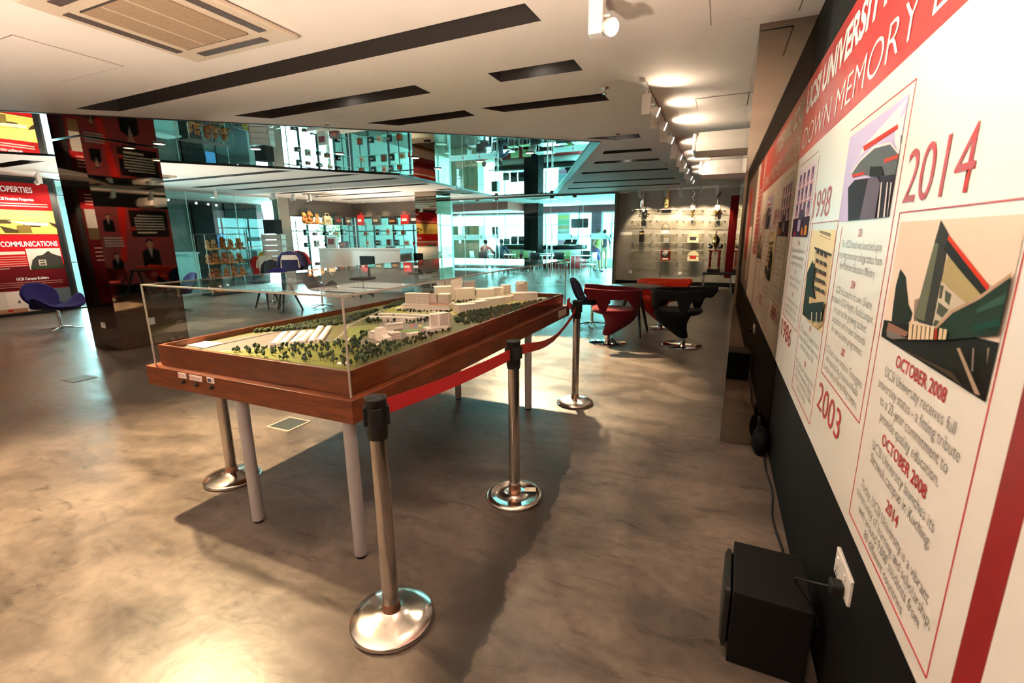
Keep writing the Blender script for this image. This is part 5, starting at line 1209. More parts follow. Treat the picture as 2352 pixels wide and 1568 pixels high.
# tall trophy on its console table
tt = thing('console_table', 'low dark table under the tall trophy at the trophy wall', 'table', (.02, 13.6, 0))
MB().bx(-.36, .38, -.25, .25, .455, .50, bev=.004).obj('table_top', M_ebony, tt)
for sx in (-.33, .35):
    for sy in (-.22, .22): MB().bx(sx - .02, sx + .02, sy - .02, sy + .02, 0, .455).obj('leg', mat('steel_leg', (.35, .33, .30), .35, .7), tt)
def tall_trophy(x, lab):
    t = thing('tall_trophy', lab, 'trophy', (x, 13.6, .5)); RD = mat('red_foil', (.55, .02, .02), .25, .4)
    MB().bx(-.16, .16, -.10, .10, 0, .09, bev=.004).obj('plinth', M_ebony, t)
    for s_ in (-1, 1):
        MB().lathe([(.035, .09), (.04, .12), (.022, .14), (.032, .16), (.032, .30), (.022, .32), (.04, .34), (.04, .36), (.03, .38), (.03, .52), (.04, .55)], 14, (s_ * .11, 0, 0)).obj('pillar', RD, t)
        for z in (.12, .33, .53): MB().lathe([(.036, -.012), (.044, 0), (.036, .012)], 14, (s_ * .11, 0, z)).obj('gold_collar', GOLD, t)
        MB().lathe([(.06, 0), (.06, .012), (0, .014)], 16, M=Matrix.Translation((s_ * .12, -.02, .68)) @ Matrix.Rotation(pi / 2, 4, 'X')).obj('medallion', SILV, t)
    MB().bx(-.16, .16, -.07, .07, .55, .58).obj('deck', RD, t)
    MB().lathe([(.02, .58), (.02, .64), (.05, .68), (.085, .76), (.09, .86), (.06, .92), (.02, .96), (0, 1.0)], 18).obj('cup', GOLD, t)
tall_trophy(-.08, 'tall red and gold column trophy standing on the console table')
for x, z, l in ((-2.45, .38, 'left white socket plate low on the trophy wall'), (-1.0, .36, 'right white socket plate low on the trophy wall')): tag(MB().bx(x - .05, x + .05, YT - .012, YT - .0005, z - .05, z + .05, bev=.002).obj('wall_socket', M_white), l, 'socket')
tag(MB().bx(-2.82, -2.45, YT - .006, YT - .0005, 1.49, 1.58, bev=.001).obj('caption_plate', M_white), 'small white caption plate at the left edge of the trophy wall', 'plate')
tag(MB().bx(.20, XR - .02, 14.35, 14.42, .3, 2.5, C(110, 14, 16)).obj('hanging_banner', PRINT), 'narrow dark red banner in the corner by the trophy wall', 'banner')
# ------------------------------------------------------------------ teddy bears, cabinet and shop
TED = [C(206, 142, 74), C(190, 120, 60), C(222, 168, 104), C(150, 92, 48)]
def bear_mesh(k, sc):
    m = MB(); c = TED[k]; l = tuple(min(v * 1.5, 1) for v in c)
    m.ball((0, 0, .10), (.075, .065, .09), 10, 7, c); m.ball((0, 0, .225), (.065, .06, .06), 10, 7, c); m.ball((0, -.055, .21), (.03, .025, .024), 8, 5, l)
    m.ball((0, -.08, .218), .009, 6, 4, C(30, 20, 16))
    for s_ in (-1, 1):
        m.ball((s_ * .052, 0, .278), (.025, .014, .025), 8, 5, c); m.ball((s_ * .025, -.056, .24), .007, 6, 4, C(20, 14, 12)); m.ball((s_ * .09, -.02, .13), (.028, .03, .055), 8, 5, c); m.ball((s_ * .06, -.09, .035), (.036, .07, .035), 8, 5, c)
    m.lathe([(.062, .155), (.066, .165), (.062, .175)], 12, col=[C(170, 26, 30), C(60, 80, 40), C(60, 60, 110), C(170, 26, 30)][k])
    for i, v in enumerate(m.v): m.v[i] = tuple(q * sc for q in v)
    return m.mesh('teddy_bear', MATTE)
BM = [bear_mesh(k, s_) for k, s_ in ((0, 1.0), (1, 1.12), (2, .95), (3, 1.05))]
nbear = 0
def bear(x, y, z, rz, k, sc, lab, grp):
    o = put('teddy_bear', BM[k % 4], None, (x, y, z), rz); o.scale = (sc,) * 3; tag(o, lab, 'teddy bear', grp); return o
cab = thing('teddy_cabinet', 'glass display cabinet of teddy bears before the lobby partition', 'display cabinet', (-12.40, 8.72, 0))
MB().bx(-.22, .22, -.60, .60, 0, .05).obj('plinth', M_blk, cab)
for z in (.05, .42, .80, 1.18): MB().bx(-.21, .21, -.59, .59, z, z + .008).obj('glass_shelf', M_gl, cab)
MB().bx(-.22, .22, -.60, .60, 1.605, 1.62).obj('top_panel', mat('cabinet_top', (.12, .10, .08), .4), cab)
for sx, sy in ((-.215, -.595), (.215, -.595), (.215, .0), (.215, .595), (-.215, .595)): MB().bx(sx - .007, sx + .007, sy - .007, sy + .007, .05, 1.605).obj('edge_post', mat('cabinet_aluminium', (.60, .64, .60), .3, .6), cab)
MB().add([(.214, -.59, .05), (.214, .59, .05), (.214, .59, 1.6), (.214, -.59, 1.6)], [(0, 1, 2, 3)]).obj('front_glass', M_acr, cab)
rown = {.05: 'bottom', .42: 'second', .80: 'third', 1.18: 'top'}
for z in (.05, .42, .80, 1.18):
    for i, y in enumerate((-.45, -.25, -.03, .22, .44)):
        if z == .05 and i > 1: continue
        bear(-12.36 + random.uniform(-.05, .05), 8.72 + y, z + .009, pi / 2 + radians(20) + random.uniform(-.5, .5), random.randrange(4), random.uniform(.95, 1.1), '%s teddy bear from the left on the %s shelf up of the cabinet' % (ORD[i], rown[z]), 'teddies on the %s cabinet shelf' % rown[z])
# glass shelves along the shop windows
for k_, q in enumerate(((XL + .02, 11.74), (XL + .02, 12.97), (XL + .02, 14.21), (-12.41, YB - .05), (-10.68, YB - .05), (-8.94, YB - .05))):
    tag(MB().bx(q[0] - .012, q[0] + .012, q[1] - .012, q[1] + .012, 0, 2.05).obj('shelf_upright', M_fr), '%s slim dark shelf upright from the left along the shop windows' % ORD[k_], 'upright', 'shelf uprights along the shop windows')
M_sgl = glass('shop_shelf_glass', (.70, .92, .90), 1.0)
def shop_shelf(x0, x1, y0, y1, z, lab):
    t = thing('glass_shelf', lab, 'shelf', ((x0 + x1) / 2, (y0 + y1) / 2, z), 0, 'glass shelves along the shop windows'); w, d = (x1 - x0) / 2, (y1 - y0) / 2
    MB().bx(-w, w, -d, d, 0, .012).obj('glass_sheet', M_sgl, t)
    if w > d: MB().bx(-w, w, -d - .006, -d - .0005, 0, .014).obj('front_edge', M_gle, t)
    else: MB().bx(w + .0005, w + .006, -d, d, 0, .014).obj('front_edge', M_gle, t)
    for s_ in (-.95, 0, .95):
        if w > d: MB().bx(s_ * w - .008, s_ * w + .008, -d, d, -.02, -.0005).obj('bracket', M_fr, t)
        else: MB().bx(-w, w, s_ * d - .008, s_ * d + .008, -.02, -.0005).obj('bracket', M_fr, t)
for z, n_ in ((.55, 'lowest'), (1.18, 'second'), (1.56, 'third'), (1.92, 'top')):
    shop_shelf(XL + .034, XL + .36, 11.73, 14.22, z, '%s glass shelf up along the left shop window' % n_)
    shop_shelf(-12.42, -8.93, YB - .38, YB - .058, z, '%s glass shelf up along the back shop window' % n_)
for i, y in enumerate((11.95, 12.2, 12.5)): bear(XL + .2, y, 1.934, pi / 2 + .4, i, 1.3, ['left', 'middle', 'right'][i] + ' teddy bear on the top shelf of the left shop window', 'teddies on the window shelf')
def bagthing(x, y, z, w, h, d, c1, c2, lab, name='tote_bag', cat='bag', rz=0):
    t = thing(name, lab, cat, (x, y, z), rz)
    MB().add([(-w / 2, -d / 2, 0), (w / 2, -d / 2, 0), (w / 2, d / 2, 0), (-w / 2, d / 2, 0), (-w * .46, -d * .35, h), (w * .46, -d * .35, h), (w * .46, d * .35, h), (-w * .46, d * .35, h)], [(3, 2, 1, 0), (4, 5, 6, 7), (0, 1, 5, 4), (1, 2, 6, 5), (2, 3, 7, 6), (3, 0, 4, 7)], c1).obj('body', MATTE, t)
    MB().bx(-w * .3, w * .3, -d * .5 - .004, -d * .44, h * .35, h * .6, c2).obj('emblem', MATTE, t)
    MB().tube([(-w * .25, -d * .2, h), (-w * .2, -d * .2, h + h * .3), (w * .2, -d * .2, h + h * .3), (w * .25, -d * .2, h)], .008, 6, c1).obj('strap', MATTE, t)
bagthing(XL + .2, 12.95, 1.934, .34, .30, .14, C(196, 182, 150), C(150, 130, 100), 'pale tote bag on the top shelf of the left shop window', rz=pi / 2)
bagthing(XL + .2, 13.45, 1.934, .34, .32, .14, C(46, 44, 44), C(170, 60, 50), 'dark tote bag on the top shelf of the left shop window', rz=pi / 2)
bagthing(XL + .2, 13.95, 1.934, .30, .30, .14, C(60, 54, 50), C(200, 190, 170), 'brown bag beside the corner on the left shop window shelf', rz=pi / 2)
bagthing(-12.5, YB - .2, 1.934, .26, .38, .12, C(190, 34, 34), C(236, 226, 220), 'red and white bag on the top shelf near the shop corner')
bagthing(-11.75, YB - .2, 1.934, .34, .34, .14, C(70, 68, 60), C(190, 180, 150), 'grey tote bag on the top shelf of the back shop window')
bagthing(-11.0, YB - .2, 1.934, .36, .26, .14, C(44, 30, 24), C(196, 130, 60), 'dark brown bag on the top shelf of the back shop window')
bagthing(-10.45, YB - .2, 1.934, .34, .34, .16, C(200, 28, 30), C(240, 230, 226), 'bright red bag on the top shelf of the back shop window')
bagthing(-10.05, YB - .2, 1.934, .34, .34, .16, C(30, 28, 30), C(200, 190, 186), 'black bag beside the bright red bag on the back window shelf')
random.seed(3)
def small(x, y, z, i, where):
    k = i % 4; lab = ['dark gift box', 'small brown carton', 'black boxed souvenir', 'pale boxed souvenir'][k]; c = [C(40, 36, 40), C(120, 72, 40), C(22, 22, 24), C(190, 180, 160)][k]
    w, h = random.uniform(.06, .10), random.uniform(.10, .22)
    m = MB(); m.bx(-w, w, -.06, .06, 0, h, c, bev=.004); m.bx(-w * .6, w * .6, -.063, -.0605, h * .4, h * .7, C(180, 60, 50) if k % 2 else C(200, 190, 170))
    o = m.obj('gift_box', GLOSS, None, (x, y, z), 0 if y > 14 else pi / 2); tag(o, lab + ' ' + where, 'box', lab + 'es on the shop shelves')
i = 0
for z, zn in ((.562, 'lowest'), (1.192, 'second'), (1.572, 'third')):
    for k_, y in enumerate((11.95, 12.35, 12.8, 13.3, 13.75)): small(XL + .19, y + random.uniform(-.08, .08), z, i, '%s in line on the %s shelf of the left shop window' % (ORD[k_], zn)); i += 1
    for k_, x in enumerate((-12.2, -11.75, -11.3, -10.9, -10.5)): small(x + random.uniform(-.08, .08), YB - .2, z, i, '%s in line on the %s shelf of the back shop window' % (ORD[k_], zn)); i += 1
def mug(x, y, z, lab):
    t = thing('red_mug', lab, 'mug', (x, y, z), 0, 'red mugs on the back window shelf'); MB().lathe([(.035, 0), (.05, .13), (.046, .13), (.032, .01), (0, .01)], 16, col=C(170, 30, 26)).obj('cup', GLOSS, t); MB().tube([(.045, 0, .11), (.08, 0, .10), (.075, 0, .05), (.04, 0, .04)], .007, 6, C(170, 30, 26)).obj('handle', GLOSS, t)
mug(-10.15, YB - .2, 1.192, 'left red mug on the back shop shelf beside the column'); mug(-9.98, YB - .2, 1.192, 'right red mug on the back shop shelf beside the column')
# white counter
desk = thing('reception_counter', 'long white reception counter in front of the shop windows', 'counter', (-9.15, 10.35, 0))
M_wd = mat('white_counter', (.72, .68, .64), .3, var=.02)
MB().bx(-1.45, 1.40, 0, .06, .05, 1.16).obj('front_panel', M_wd, desk); MB().bx(-1.47, 1.42, -.02, .62, 1.16, 1.20, bev=.004).obj('counter_top', M_wd, desk)
MB().bx(1.34, 1.40, .06, .60, .05, 1.16).obj('end_panel', M_wd, desk); MB().bx(-1.45, -1.39, .06, .60, .05, 1.16).obj('end_panel', M_wd, desk); MB().bx(-1.43, 1.38, .01, .58, 0, .05).obj('plinth', mat('grey_plinth', (.3, .3, .3), .5), desk)
def deskbox(x, z, w, h, c1, c2, lab, name='display_box'):
    t = thing(name, lab, 'box', (x, 10.65, z)); MB().bx(-w, w, -.05, .05, 0, h, c1, bev=.004).obj('body', GLOSS, t); MB().bx(-w * .7, w * .7, -.054, -.0505, h * .3, h * .8, c2).obj('print', GLOSS, t)
deskbox(-10.35, 1.2, .16, .32, C(190, 200, 196), C(120, 40, 40), 'clear poster stand at the left end of the white counter', 'poster_stand'); deskbox(-9.92, 1.2, .15, .18, C(88, 40, 24), C(150, 60, 30), 'brown patterned box on the white counter')
deskbox(-8.3, 1.2, .10, .05, C(40, 40, 40), C(90, 90, 90), 'small black tray on the white counter', 'tray')
mon = thing('computer_monitor', 'black computer monitor beside the middle mirror column', 'monitor', (-7.52, 10.85, 0), radians(-20))
MB().bx(-.20, .20, -.02, .02, .74, 1.06, bev=.006).obj('screen', M_blk, mon); MB().bx(-.16, .16, -.0215, -.0205, .79, 1.02).obj('display', mat('dark_screen', (.02, .025, .03), .15), mon); MB().bx(-.03, .03, -.02, .02, .55, .74).obj('neck', M_blk, mon); MB().bx(-.28, .26, -.25, .25, .50, .55).obj('stand', M_blk, mon)
for sx in (-.26, .24): MB().tube([(sx, -.2, 0), (sx, -.2, .5)], .015, 8).tube([(sx, .2, 0), (sx, .2, .5)], .015, 8).obj('stand_leg', M_shiny, mon)
oc = thing('office_chair', 'black office chair in front of the white counter', 'chair', (-8.35, 9.75, 0), radians(5))
MB().bx(-.22, .22, -.03, .03, .72, 1.02, bev=.02).obj('backrest', M_blk, oc); MB().bx(-.24, .24, -.48, -.02, .43, .49, bev=.02).obj('seat', M_blk, oc); MB().bx(-.03, .03, .02, .05, .45, .75).obj('back_bar', M_blk, oc); MB().tube([(0, -.25, .08), (0, -.25, .43)], .025, 10).obj('post', M_shiny, oc)
for k in range(5): a = 2 * pi * k / 5; MB().tube([(0, -.25, .09), (.27 * cos(a), -.25 + .27 * sin(a), .05)], .016, 6).ball((.27 * cos(a), -.25 + .27 * sin(a), .028), .028, 8, 5).obj('caster_arm', M_blk, oc)
# clothes stand with hanging shirts
cs = PY(636, 600, 9.7)
st = thing('clothes_stand', 'white slatted display tower carrying hanging shirts by the counter', 'display stand', (cs.x, cs.y, 0), radians(30))
MB().bx(-.26, .26, -.20, .20, 0, .10).obj('plinth', M_white, st)
for k in range(10): MB().bx(-.25, .25, -.19, .19, .105 + k * .15, .105 + k * .15 + .135).obj('slat', mat('slat_cream', (.70, .62, .56), .5), st)
MB().bx(-.26, -.235, -.20, -.19, .10, 1.61).bx(.235, .26, -.20, -.19, .10, 1.61).obj('corner_trim', mat('pale_metal_rim'), st)
for sx, zz in ((-.34, 1.28), (.34, 1.32)): MB().tube([(sx * .7, -.19, zz), (sx, -.45, zz), (sx * 1.3, -.62, zz - .04)], .010, 6).obj('hanging_rail', M_shiny, st)
tag(MB().bx(cs.x - .20, cs.x + .20, cs.y - .15, cs.y + .15, 1.612, 2.0, C(16, 14, 14), bev=.02).obj('folded_banner', MATTE), 'black bag standing on top of the clothes display tower', 'bag')
def shirt(p, rz, body, sleeve, panel, lab, k=1.0):
    t = thing('hanging_shirt', lab, 'shirt', p, rz, 'shirts hanging by the display tower'); m = MB()
    def sec(z, w, d): return [(w * math.copysign(abs(cos(a)) ** .6, cos(a)), d * sin(a), z) for a in [2 * pi * q / 16 for q in range(16)]]
    rows = [(-.66, .25, .07), (-.4, .245, .075), (-.2, .24, .08), (-.08, .23, .07), (-.02, .16, .06), (0.0, .09, .05)]; vs = []
    for r_ in rows: vs += sec(*[v * k for v in r_])
    for i in range(5):
        for j in range(16):
            c_ = body
            if panel: c_ = panel if (i == 1 and 10 <= j <= 13) or i == 0 else (sleeve if i >= 3 else body)
            m.add([vs[i * 16 + j], vs[i * 16 + (j + 1) % 16], vs[(i + 1) * 16 + (j + 1) % 16], vs[(i + 1) * 16 + j]], [(0, 1, 2, 3)], c_, True)
    m.obj('body', MATTE, t)
    for s_ in (-1, 1): MB().tube([(s_ * .15 * k, 0, -.03 * k), (s_ * .24 * k, 0, -.14 * k), (s_ * .30 * k, 0, -.36 * k)], [.06 * k, .075 * k, .07 * k], 10, sleeve, flat=.6).obj('sleeve', MATTE, t)
    MB().lathe([(.075 * k, -.01), (.07 * k, .02)], 14, col=sleeve).obj('collar', MATTE, t)
    MB().tube([(-.16 * k, 0, -.02), (0, 0, .04), (.16 * k, 0, -.02)], .006, 6, C(200, 196, 190)).tube([(0, 0, .04), (0, 0, .09), (.02, 0, .115), (.035, 0, .09)], .004, 6, C(200, 196, 190)).obj('hanger', GLOSS, t)
q = lambda px, py, y: PY(px, py, y)
shirt(q(664, 578, 9.25), radians(35), C(226, 216, 206), C(44, 46, 96), C(34, 36, 78), 'white and navy sports shirt on the front of the display tower', 1.05)
shirt(q(682, 577, 9.5), radians(45), C(40, 36, 60), C(170, 40, 40), None, 'dark shirt with a red sleeve behind the white and navy one', 1.0)
shirt(q(622, 598, 9.1), radians(25), C(18, 16, 18), C(22, 20, 20), None, 'black shirt low on the front of the display tower', .95); shirt(q(608, 588, 9.4), radians(10), C(214, 204, 186), C(220, 210, 196), None, 'cream shirt at the left of the display tower', .9); shirt(q(588, 590, 9.6), radians(0), C(200, 24, 30), C(206, 30, 34), None, 'bright red shirt at the far left of the display tower', .8); shirt(q(606, 578, 9.8), radians(0), C(196, 206, 50), C(220, 220, 80), None, 'lime yellow shirt behind the cream one', .75)
for px_, py_, y_ in ((664, 578, 9.25), (682, 577, 9.5), (622, 598, 9.1), (608, 588, 9.4), (588, 590, 9.6), (606, 578, 9.8)):
    p_ = PY(px_, py_, y_) + Vector((.02, 0, .108)); d_ = p_ - Vector((cs.x, cs.y, 0)); a_ = radians(-30); l_ = Vector((d_.x * cos(a_) - d_.y * sin(a_), d_.x * sin(a_) + d_.y * cos(a_), d_.z))
    MB().tube([l_, Vector((l_.x * .4, l_.y * .4, l_.z + .02)), Vector((max(min(l_.x, .2), -.2), max(min(l_.y, .17), -.17), l_.z + .03))], .008, 6).obj('hanging_rail', M_shiny, st)
# lobby furniture seen through the partition
lc = thing('lobby_counter', 'white counter in the dark lobby behind the glass partition', 'counter', (-15.2, 9.1, 0)); MB().bx(-.3, .3, -.75, .55, 0, 1.04).obj('body', mat('lobby_white', (.72, .80, .78), .5), lc); MB().bx(-.33, .33, -.78, .58, 1.04, 1.09).obj('counter_top', mat('lobby_white'), lc)
tag(MB().bx(-16.19, -16.15, 8.7, 9.7, 1.15, 1.75).obj('lobby_board', mat('lobby_board', (.22, .24, .22), .6)), 'grey board on the lobby wall above the white counter', 'board')
tag(MB().bx(-16.149, -16.12, 11.2, 11.55, 1.15, 1.65).obj('blue_notice', mat('blue_notice', (.10, .30, .75), .4, var=.3, scale=20)), 'small bright blue notice on the lobby wall between dark panels', 'notice')
def cl(x, y, lab): downlight((x, y), lab, 'lobby downlights', ZC, .08, mat('cool_lamp_glow'), 30, (.75, 1, .95))
cl(-14.3, 8.2, 'leftmost round downlight in the lobby ceiling'); cl(-14.6, 10.2, 'middle round downlight in the lobby ceiling'); cl(-14.6, 12.2, 'rightmost round downlight in the lobby ceiling')

# trees outside the left shop window
def out_tree(x, y, h, lab):
    t = thing('garden_tree', lab, 'tree', (x, y, -.16)); MB().tube([(0, 0, 0), (.05, 0, h * .5), (0, .05, h * .8)], [.10, .07, .04], 8).obj('trunk', mat('bark', (.10, .07, .05), .8), t)
    m = MB(); random.seed(int(h * 10))
    for k in range(420):
        a, b, r = random.uniform(0, 2 * pi), random.uniform(-1, 1), random.uniform(.5, 1.0); q = Vector((cos(a) * (1 - b * b) ** .5, sin(a) * (1 - b * b) ** .5, b)) * r; c = Vector((q.x * .8, q.y * .8, h * .78 + q.z * .75)); d = Vector((random.uniform(-1, 1), random.uniform(-1, 1), random.uniform(-1, 1))).normalized() * .11; e2 = d.orthogonal().normalized() * .05
        m.quad([c - d, c + e2, c + d, c - e2], random.choice([C(60, 92, 48), C(84, 116, 60), C(44, 74, 40)]))
    m.obj('crown', MATTE, t)['kind'] = 'stuff'
out_tree(-16.6, 17.3, 2.6, 'leafy green tree outside the left shop window')
# ------------------------------------------------------------------ cafe
def cafe_chair(m, legm):
    t = bpy.data.objects.new('cafe_chair', None); COL.objects.link(t)
    MB().bx(-.20, .20, -.20, .20, .43, .465, bev=.012).obj('seat', m, t)
    vs = []
    for i in range(7):
        x = -.19 + .38 * i / 6; d = .03 * (1 - (x / .19) ** 2)
        for z in (.56, .72, .88): vs.append((x, .20 + d + (z - .5) * .10, z))
    o = MB().add(vs, [(i * 3 + j, i * 3 + 3 + j, i * 3 + 4 + j, i * 3 + 1 + j) for i in range(6) for j in range(2)], smooth=True).obj('backrest', m, t); solid(o, .02)
    for sx in (-.18, .18):
        MB().tube([(sx, -.18, 0), (sx * .95, -.16, .43)], .011, 8).obj('leg', legm, t)
        MB().tube([(sx, .24, 0), (sx * .97, .18, .43), (sx * .97, .205, .60)], .011, 8).obj('leg', legm, t)
    return t
PROT = {'black': cafe_chair(mat('black_seat', (.015, .015, .016), .5), M_shiny), 'white': cafe_chair(mat('white_seat', (.75, .75, .72), .4), M_shiny), 'green': cafe_chair(mat('lime_seat', (.38, .52, .24), .45), M_shiny)}
used = set()
def chair_at(kind, x, y, rz, lab, grp='chairs at the cafe tables', z=0):
    if kind in used: o = dup(PROT[kind], (x, y, z), rz)
    else: used.add(kind); o = PROT[kind]; o.location = (x, y, z); o.rotation_euler = (0, 0, rz)
    return tag(o, lab, 'chair', grp)
def cafe_table(x, y, lab, w=.38, r=False):
    t = thing('cafe_table', lab, 'table', (x, y, 0))
    MB().bx(-w, w, -.35, .35, .72, .745, bev=.006).obj('table_top', mat('pale_table_top', (.70, .76, .74), .3), t)
    for sx in (-1, 1):
        for sy in (-1, 1): MB().tube([(sx * (w - .05), sy * .30, 0), (sx * (w - .05), sy * .30, .72)], .018, 8).obj('leg', M_shiny, t)
cafe_table(-8.35, 18.0, 'white cafe table where two people sit', .55); cafe_table(-5.95, 17.4, 'white cafe table behind the black cafe chairs', .5); cafe_table(-4.75, 17.7, 'white cafe table near the walking person', .45); cafe_table(-6.9, 19.2, 'white cafe table by the black column')
chair_at('black', -8.75, 17.35, 0 + pi, 'black chair under the seated person in the grey numbered shirt'); chair_at('black', -8.05, 17.35, pi, 'black chair under the second seated person')
chair_at('white', -9.5, 18.0, pi / 2, 'white cafe chair left of the occupied table'); chair_at('white', -9.15, 18.6, .3, 'white cafe chair behind the laptop')
chair_at('green', -8.1, 18.75, 0, 'lime green cafe chair left, behind the occupied table'); chair_at('green', -7.55, 18.7, 0, 'lime green cafe chair beside the black column'); chair_at('green', -5.6, 18.1, 0, 'lime green cafe chair behind the empty cafe table')
chair_at('black', -6.25, 16.75, pi, 'black cafe chair left of the steel door handles'); chair_at('black', -5.35, 16.9, pi, 'black cafe chair right of the steel door handles')
chair_at('white', -4.35, 17.05, -pi / 2 - .3, 'white cafe chair turned sideways near the walking person'); chair_at('black', -4.9, 18.6, .2, 'black cafe chair behind the sideways white chair'); chair_at('white', -7.0, 18.5, 2.9, 'grey white cafe chair before the black column')
for k, x in enumerate((-9.9, -9.45, -9.0, -8.55)):
    for j in range(6 if k != 0 else 5):
        chair_at('black', x, 21.75, .15 * (k - 1.5), '%s black chair from the bottom in the %s stack behind the counter' % (ORD[j], ['leftmost', 'second', 'third', 'rightmost'][k]), 'stacked black chairs behind the counter', .12 * j)
ct = thing('cafe_counter', 'curved red and white cafe counter with a black top', 'counter', (-7.8, 20.9, 0))
def ctr_arc(z0, z1, off, col, name, m):
    pts = [(-2.1, 0), (1.5, 0)] + [(1.5 + .55 * sin(a), .55 - .55 * cos(a)) for a in [pi / 2 * k / 8 for k in range(1, 9)]] + [(2.05, 1.0)]
    mbx = MB(); vs = []
    for i, (x, y) in enumerate(pts):
        vs += [(x + (off if x > 2.0 else 0), y - off, z0), (x + (off if x > 2.0 else 0), y - off, z1)]
    o = mbx.add(vs, [(2 * i, 2 * i + 2, 2 * i + 3, 2 * i + 1) for i in range(len(pts) - 1)], smooth=True).obj(name, m, ct); solid(o, .05, 1); return o
ctr_arc(0, .62, 0, None, 'red_front', mat('counter_red', (.42, .03, .035), .4)); ctr_arc(.62, .88, .02, None, 'white_band', mat('counter_white', (.72, .78, .76), .4)); ctr_arc(.88, 1.06, .05, None, 'black_band', M_blk)
MB().bx(-2.15, 2.1, -.10, .45, 1.065, 1.10, bev=.005).obj('counter_top', mat('counter_steel', (.55, .62, .62), .25, .5), ct)
for k, (x, lab) in enumerate(((-12.0, 'leftmost'), (-11.42, 'second'), (-10.84, 'third'))):
    t = thing('tall_locker', '%s tall olive cream locker in the cafe' % lab, 'locker', (x, 20.6, 0), 0, 'cafe lockers'); MB().bx(-.28, .28, -.25, .25, 0, 1.98).obj('body', mat('olive_cream', (.50, .50, .32), .5), t)
    for s_ in (-1, 1): d = MB().bx(min(s_ * .004, s_ * .272), max(s_ * .004, s_ * .272), -.262, -.2505, .03, 1.95).obj('door', mat('olive_cream'), t); MB().bx(s_ * .03 - .008, s_ * .03 + .008, -.28, -.2625, 1.0, 1.12).obj('handle', M_shiny, d)
bn = thing('menu_banner', 'tall pastel menu banner behind the cafe counter', 'banner', (-6.75, 21.6, 0)); MB().bx(-.30, .30, -.02, .02, 1.0, 2.5).obj('panel', mat('banner_board', (.62, .72, .72), .5), bn); MB().bx(-.05, .05, -.05, .05, 0, 1.0).obj('post', M_shiny, bn)
pr = Print((-.30, -.02, 0), (1, 0, 0), (0, 0, 1))
for k in range(6): pr.r(.05, .55, 1.08 + k * .23, 1.26 + k * .23, [C(210, 160, 190), C(150, 200, 220), C(190, 190, 190), C(220, 190, 150), C(160, 210, 170), C(230, 220, 140)][k])
pr.obj('menu_print', PRINT, bn)
for x, s_, lab in ((-6.0, 1, 'black coffee machine on the cafe counter, left one'), (-5.75 + .05, .8, 'smaller black coffee grinder on the cafe counter')):
    t = thing('coffee_machine', lab, 'coffee machine', (x - .35, 21.05, 1.1)); MB().bx(-.16 * s_, .16 * s_, -.15, .15, 0, .10, bev=.01).bx(-.14 * s_, .14 * s_, .0, .15, .10, .34 * s_, bev=.01).bx(-.16 * s_, .16 * s_, -.15, .15, .34 * s_, .44 * s_, bev=.01).obj('body', M_blk, t); MB().tube([(0, -.1, .34 * s_), (0, -.1, .26 * s_)], .02, 8).obj('spout', M_shiny, t)
tv = thing('hanging_screen', 'dark flat screen hanging before the far cafe window', 'screen', (-6.15, 22.2, 2.05)); MB().bx(-.42, .42, -.03, .03, -.22, .22, bev=.008).obj('panel', M_blk, tv); MB().tube([(0, 0, .22), (0, 0, .83)], .015, 8).obj('hanger', M_blk, tv)
sp_ = thing('cafe_loudspeaker', 'dark loudspeaker on a pole near the far cafe window', 'speaker', (-10.15, 21.4, 0)); MB().bx(-.17, .17, -.14, .14, 1.45, 1.95, bev=.01).obj('cabinet', M_blk, sp_); MB().tube([(0, 0, 0), (0, 0, 1.45)], .02, 8).obj('pole', M_blk, sp_)
lap = thing('laptop', 'open silver laptop on the white cafe table', 'laptop', (-9.0, 17.9, .746), radians(60)); MB().bx(-.16, .16, -.11, .11, 0, .012, bev=.003).obj('keyboard_base', M_chrome, lap); MB().bx(-.16, .16, .11, .12, .012, .22).obj('lid', mat('laptop_lid', (.45, .62, .68), .3), lap)
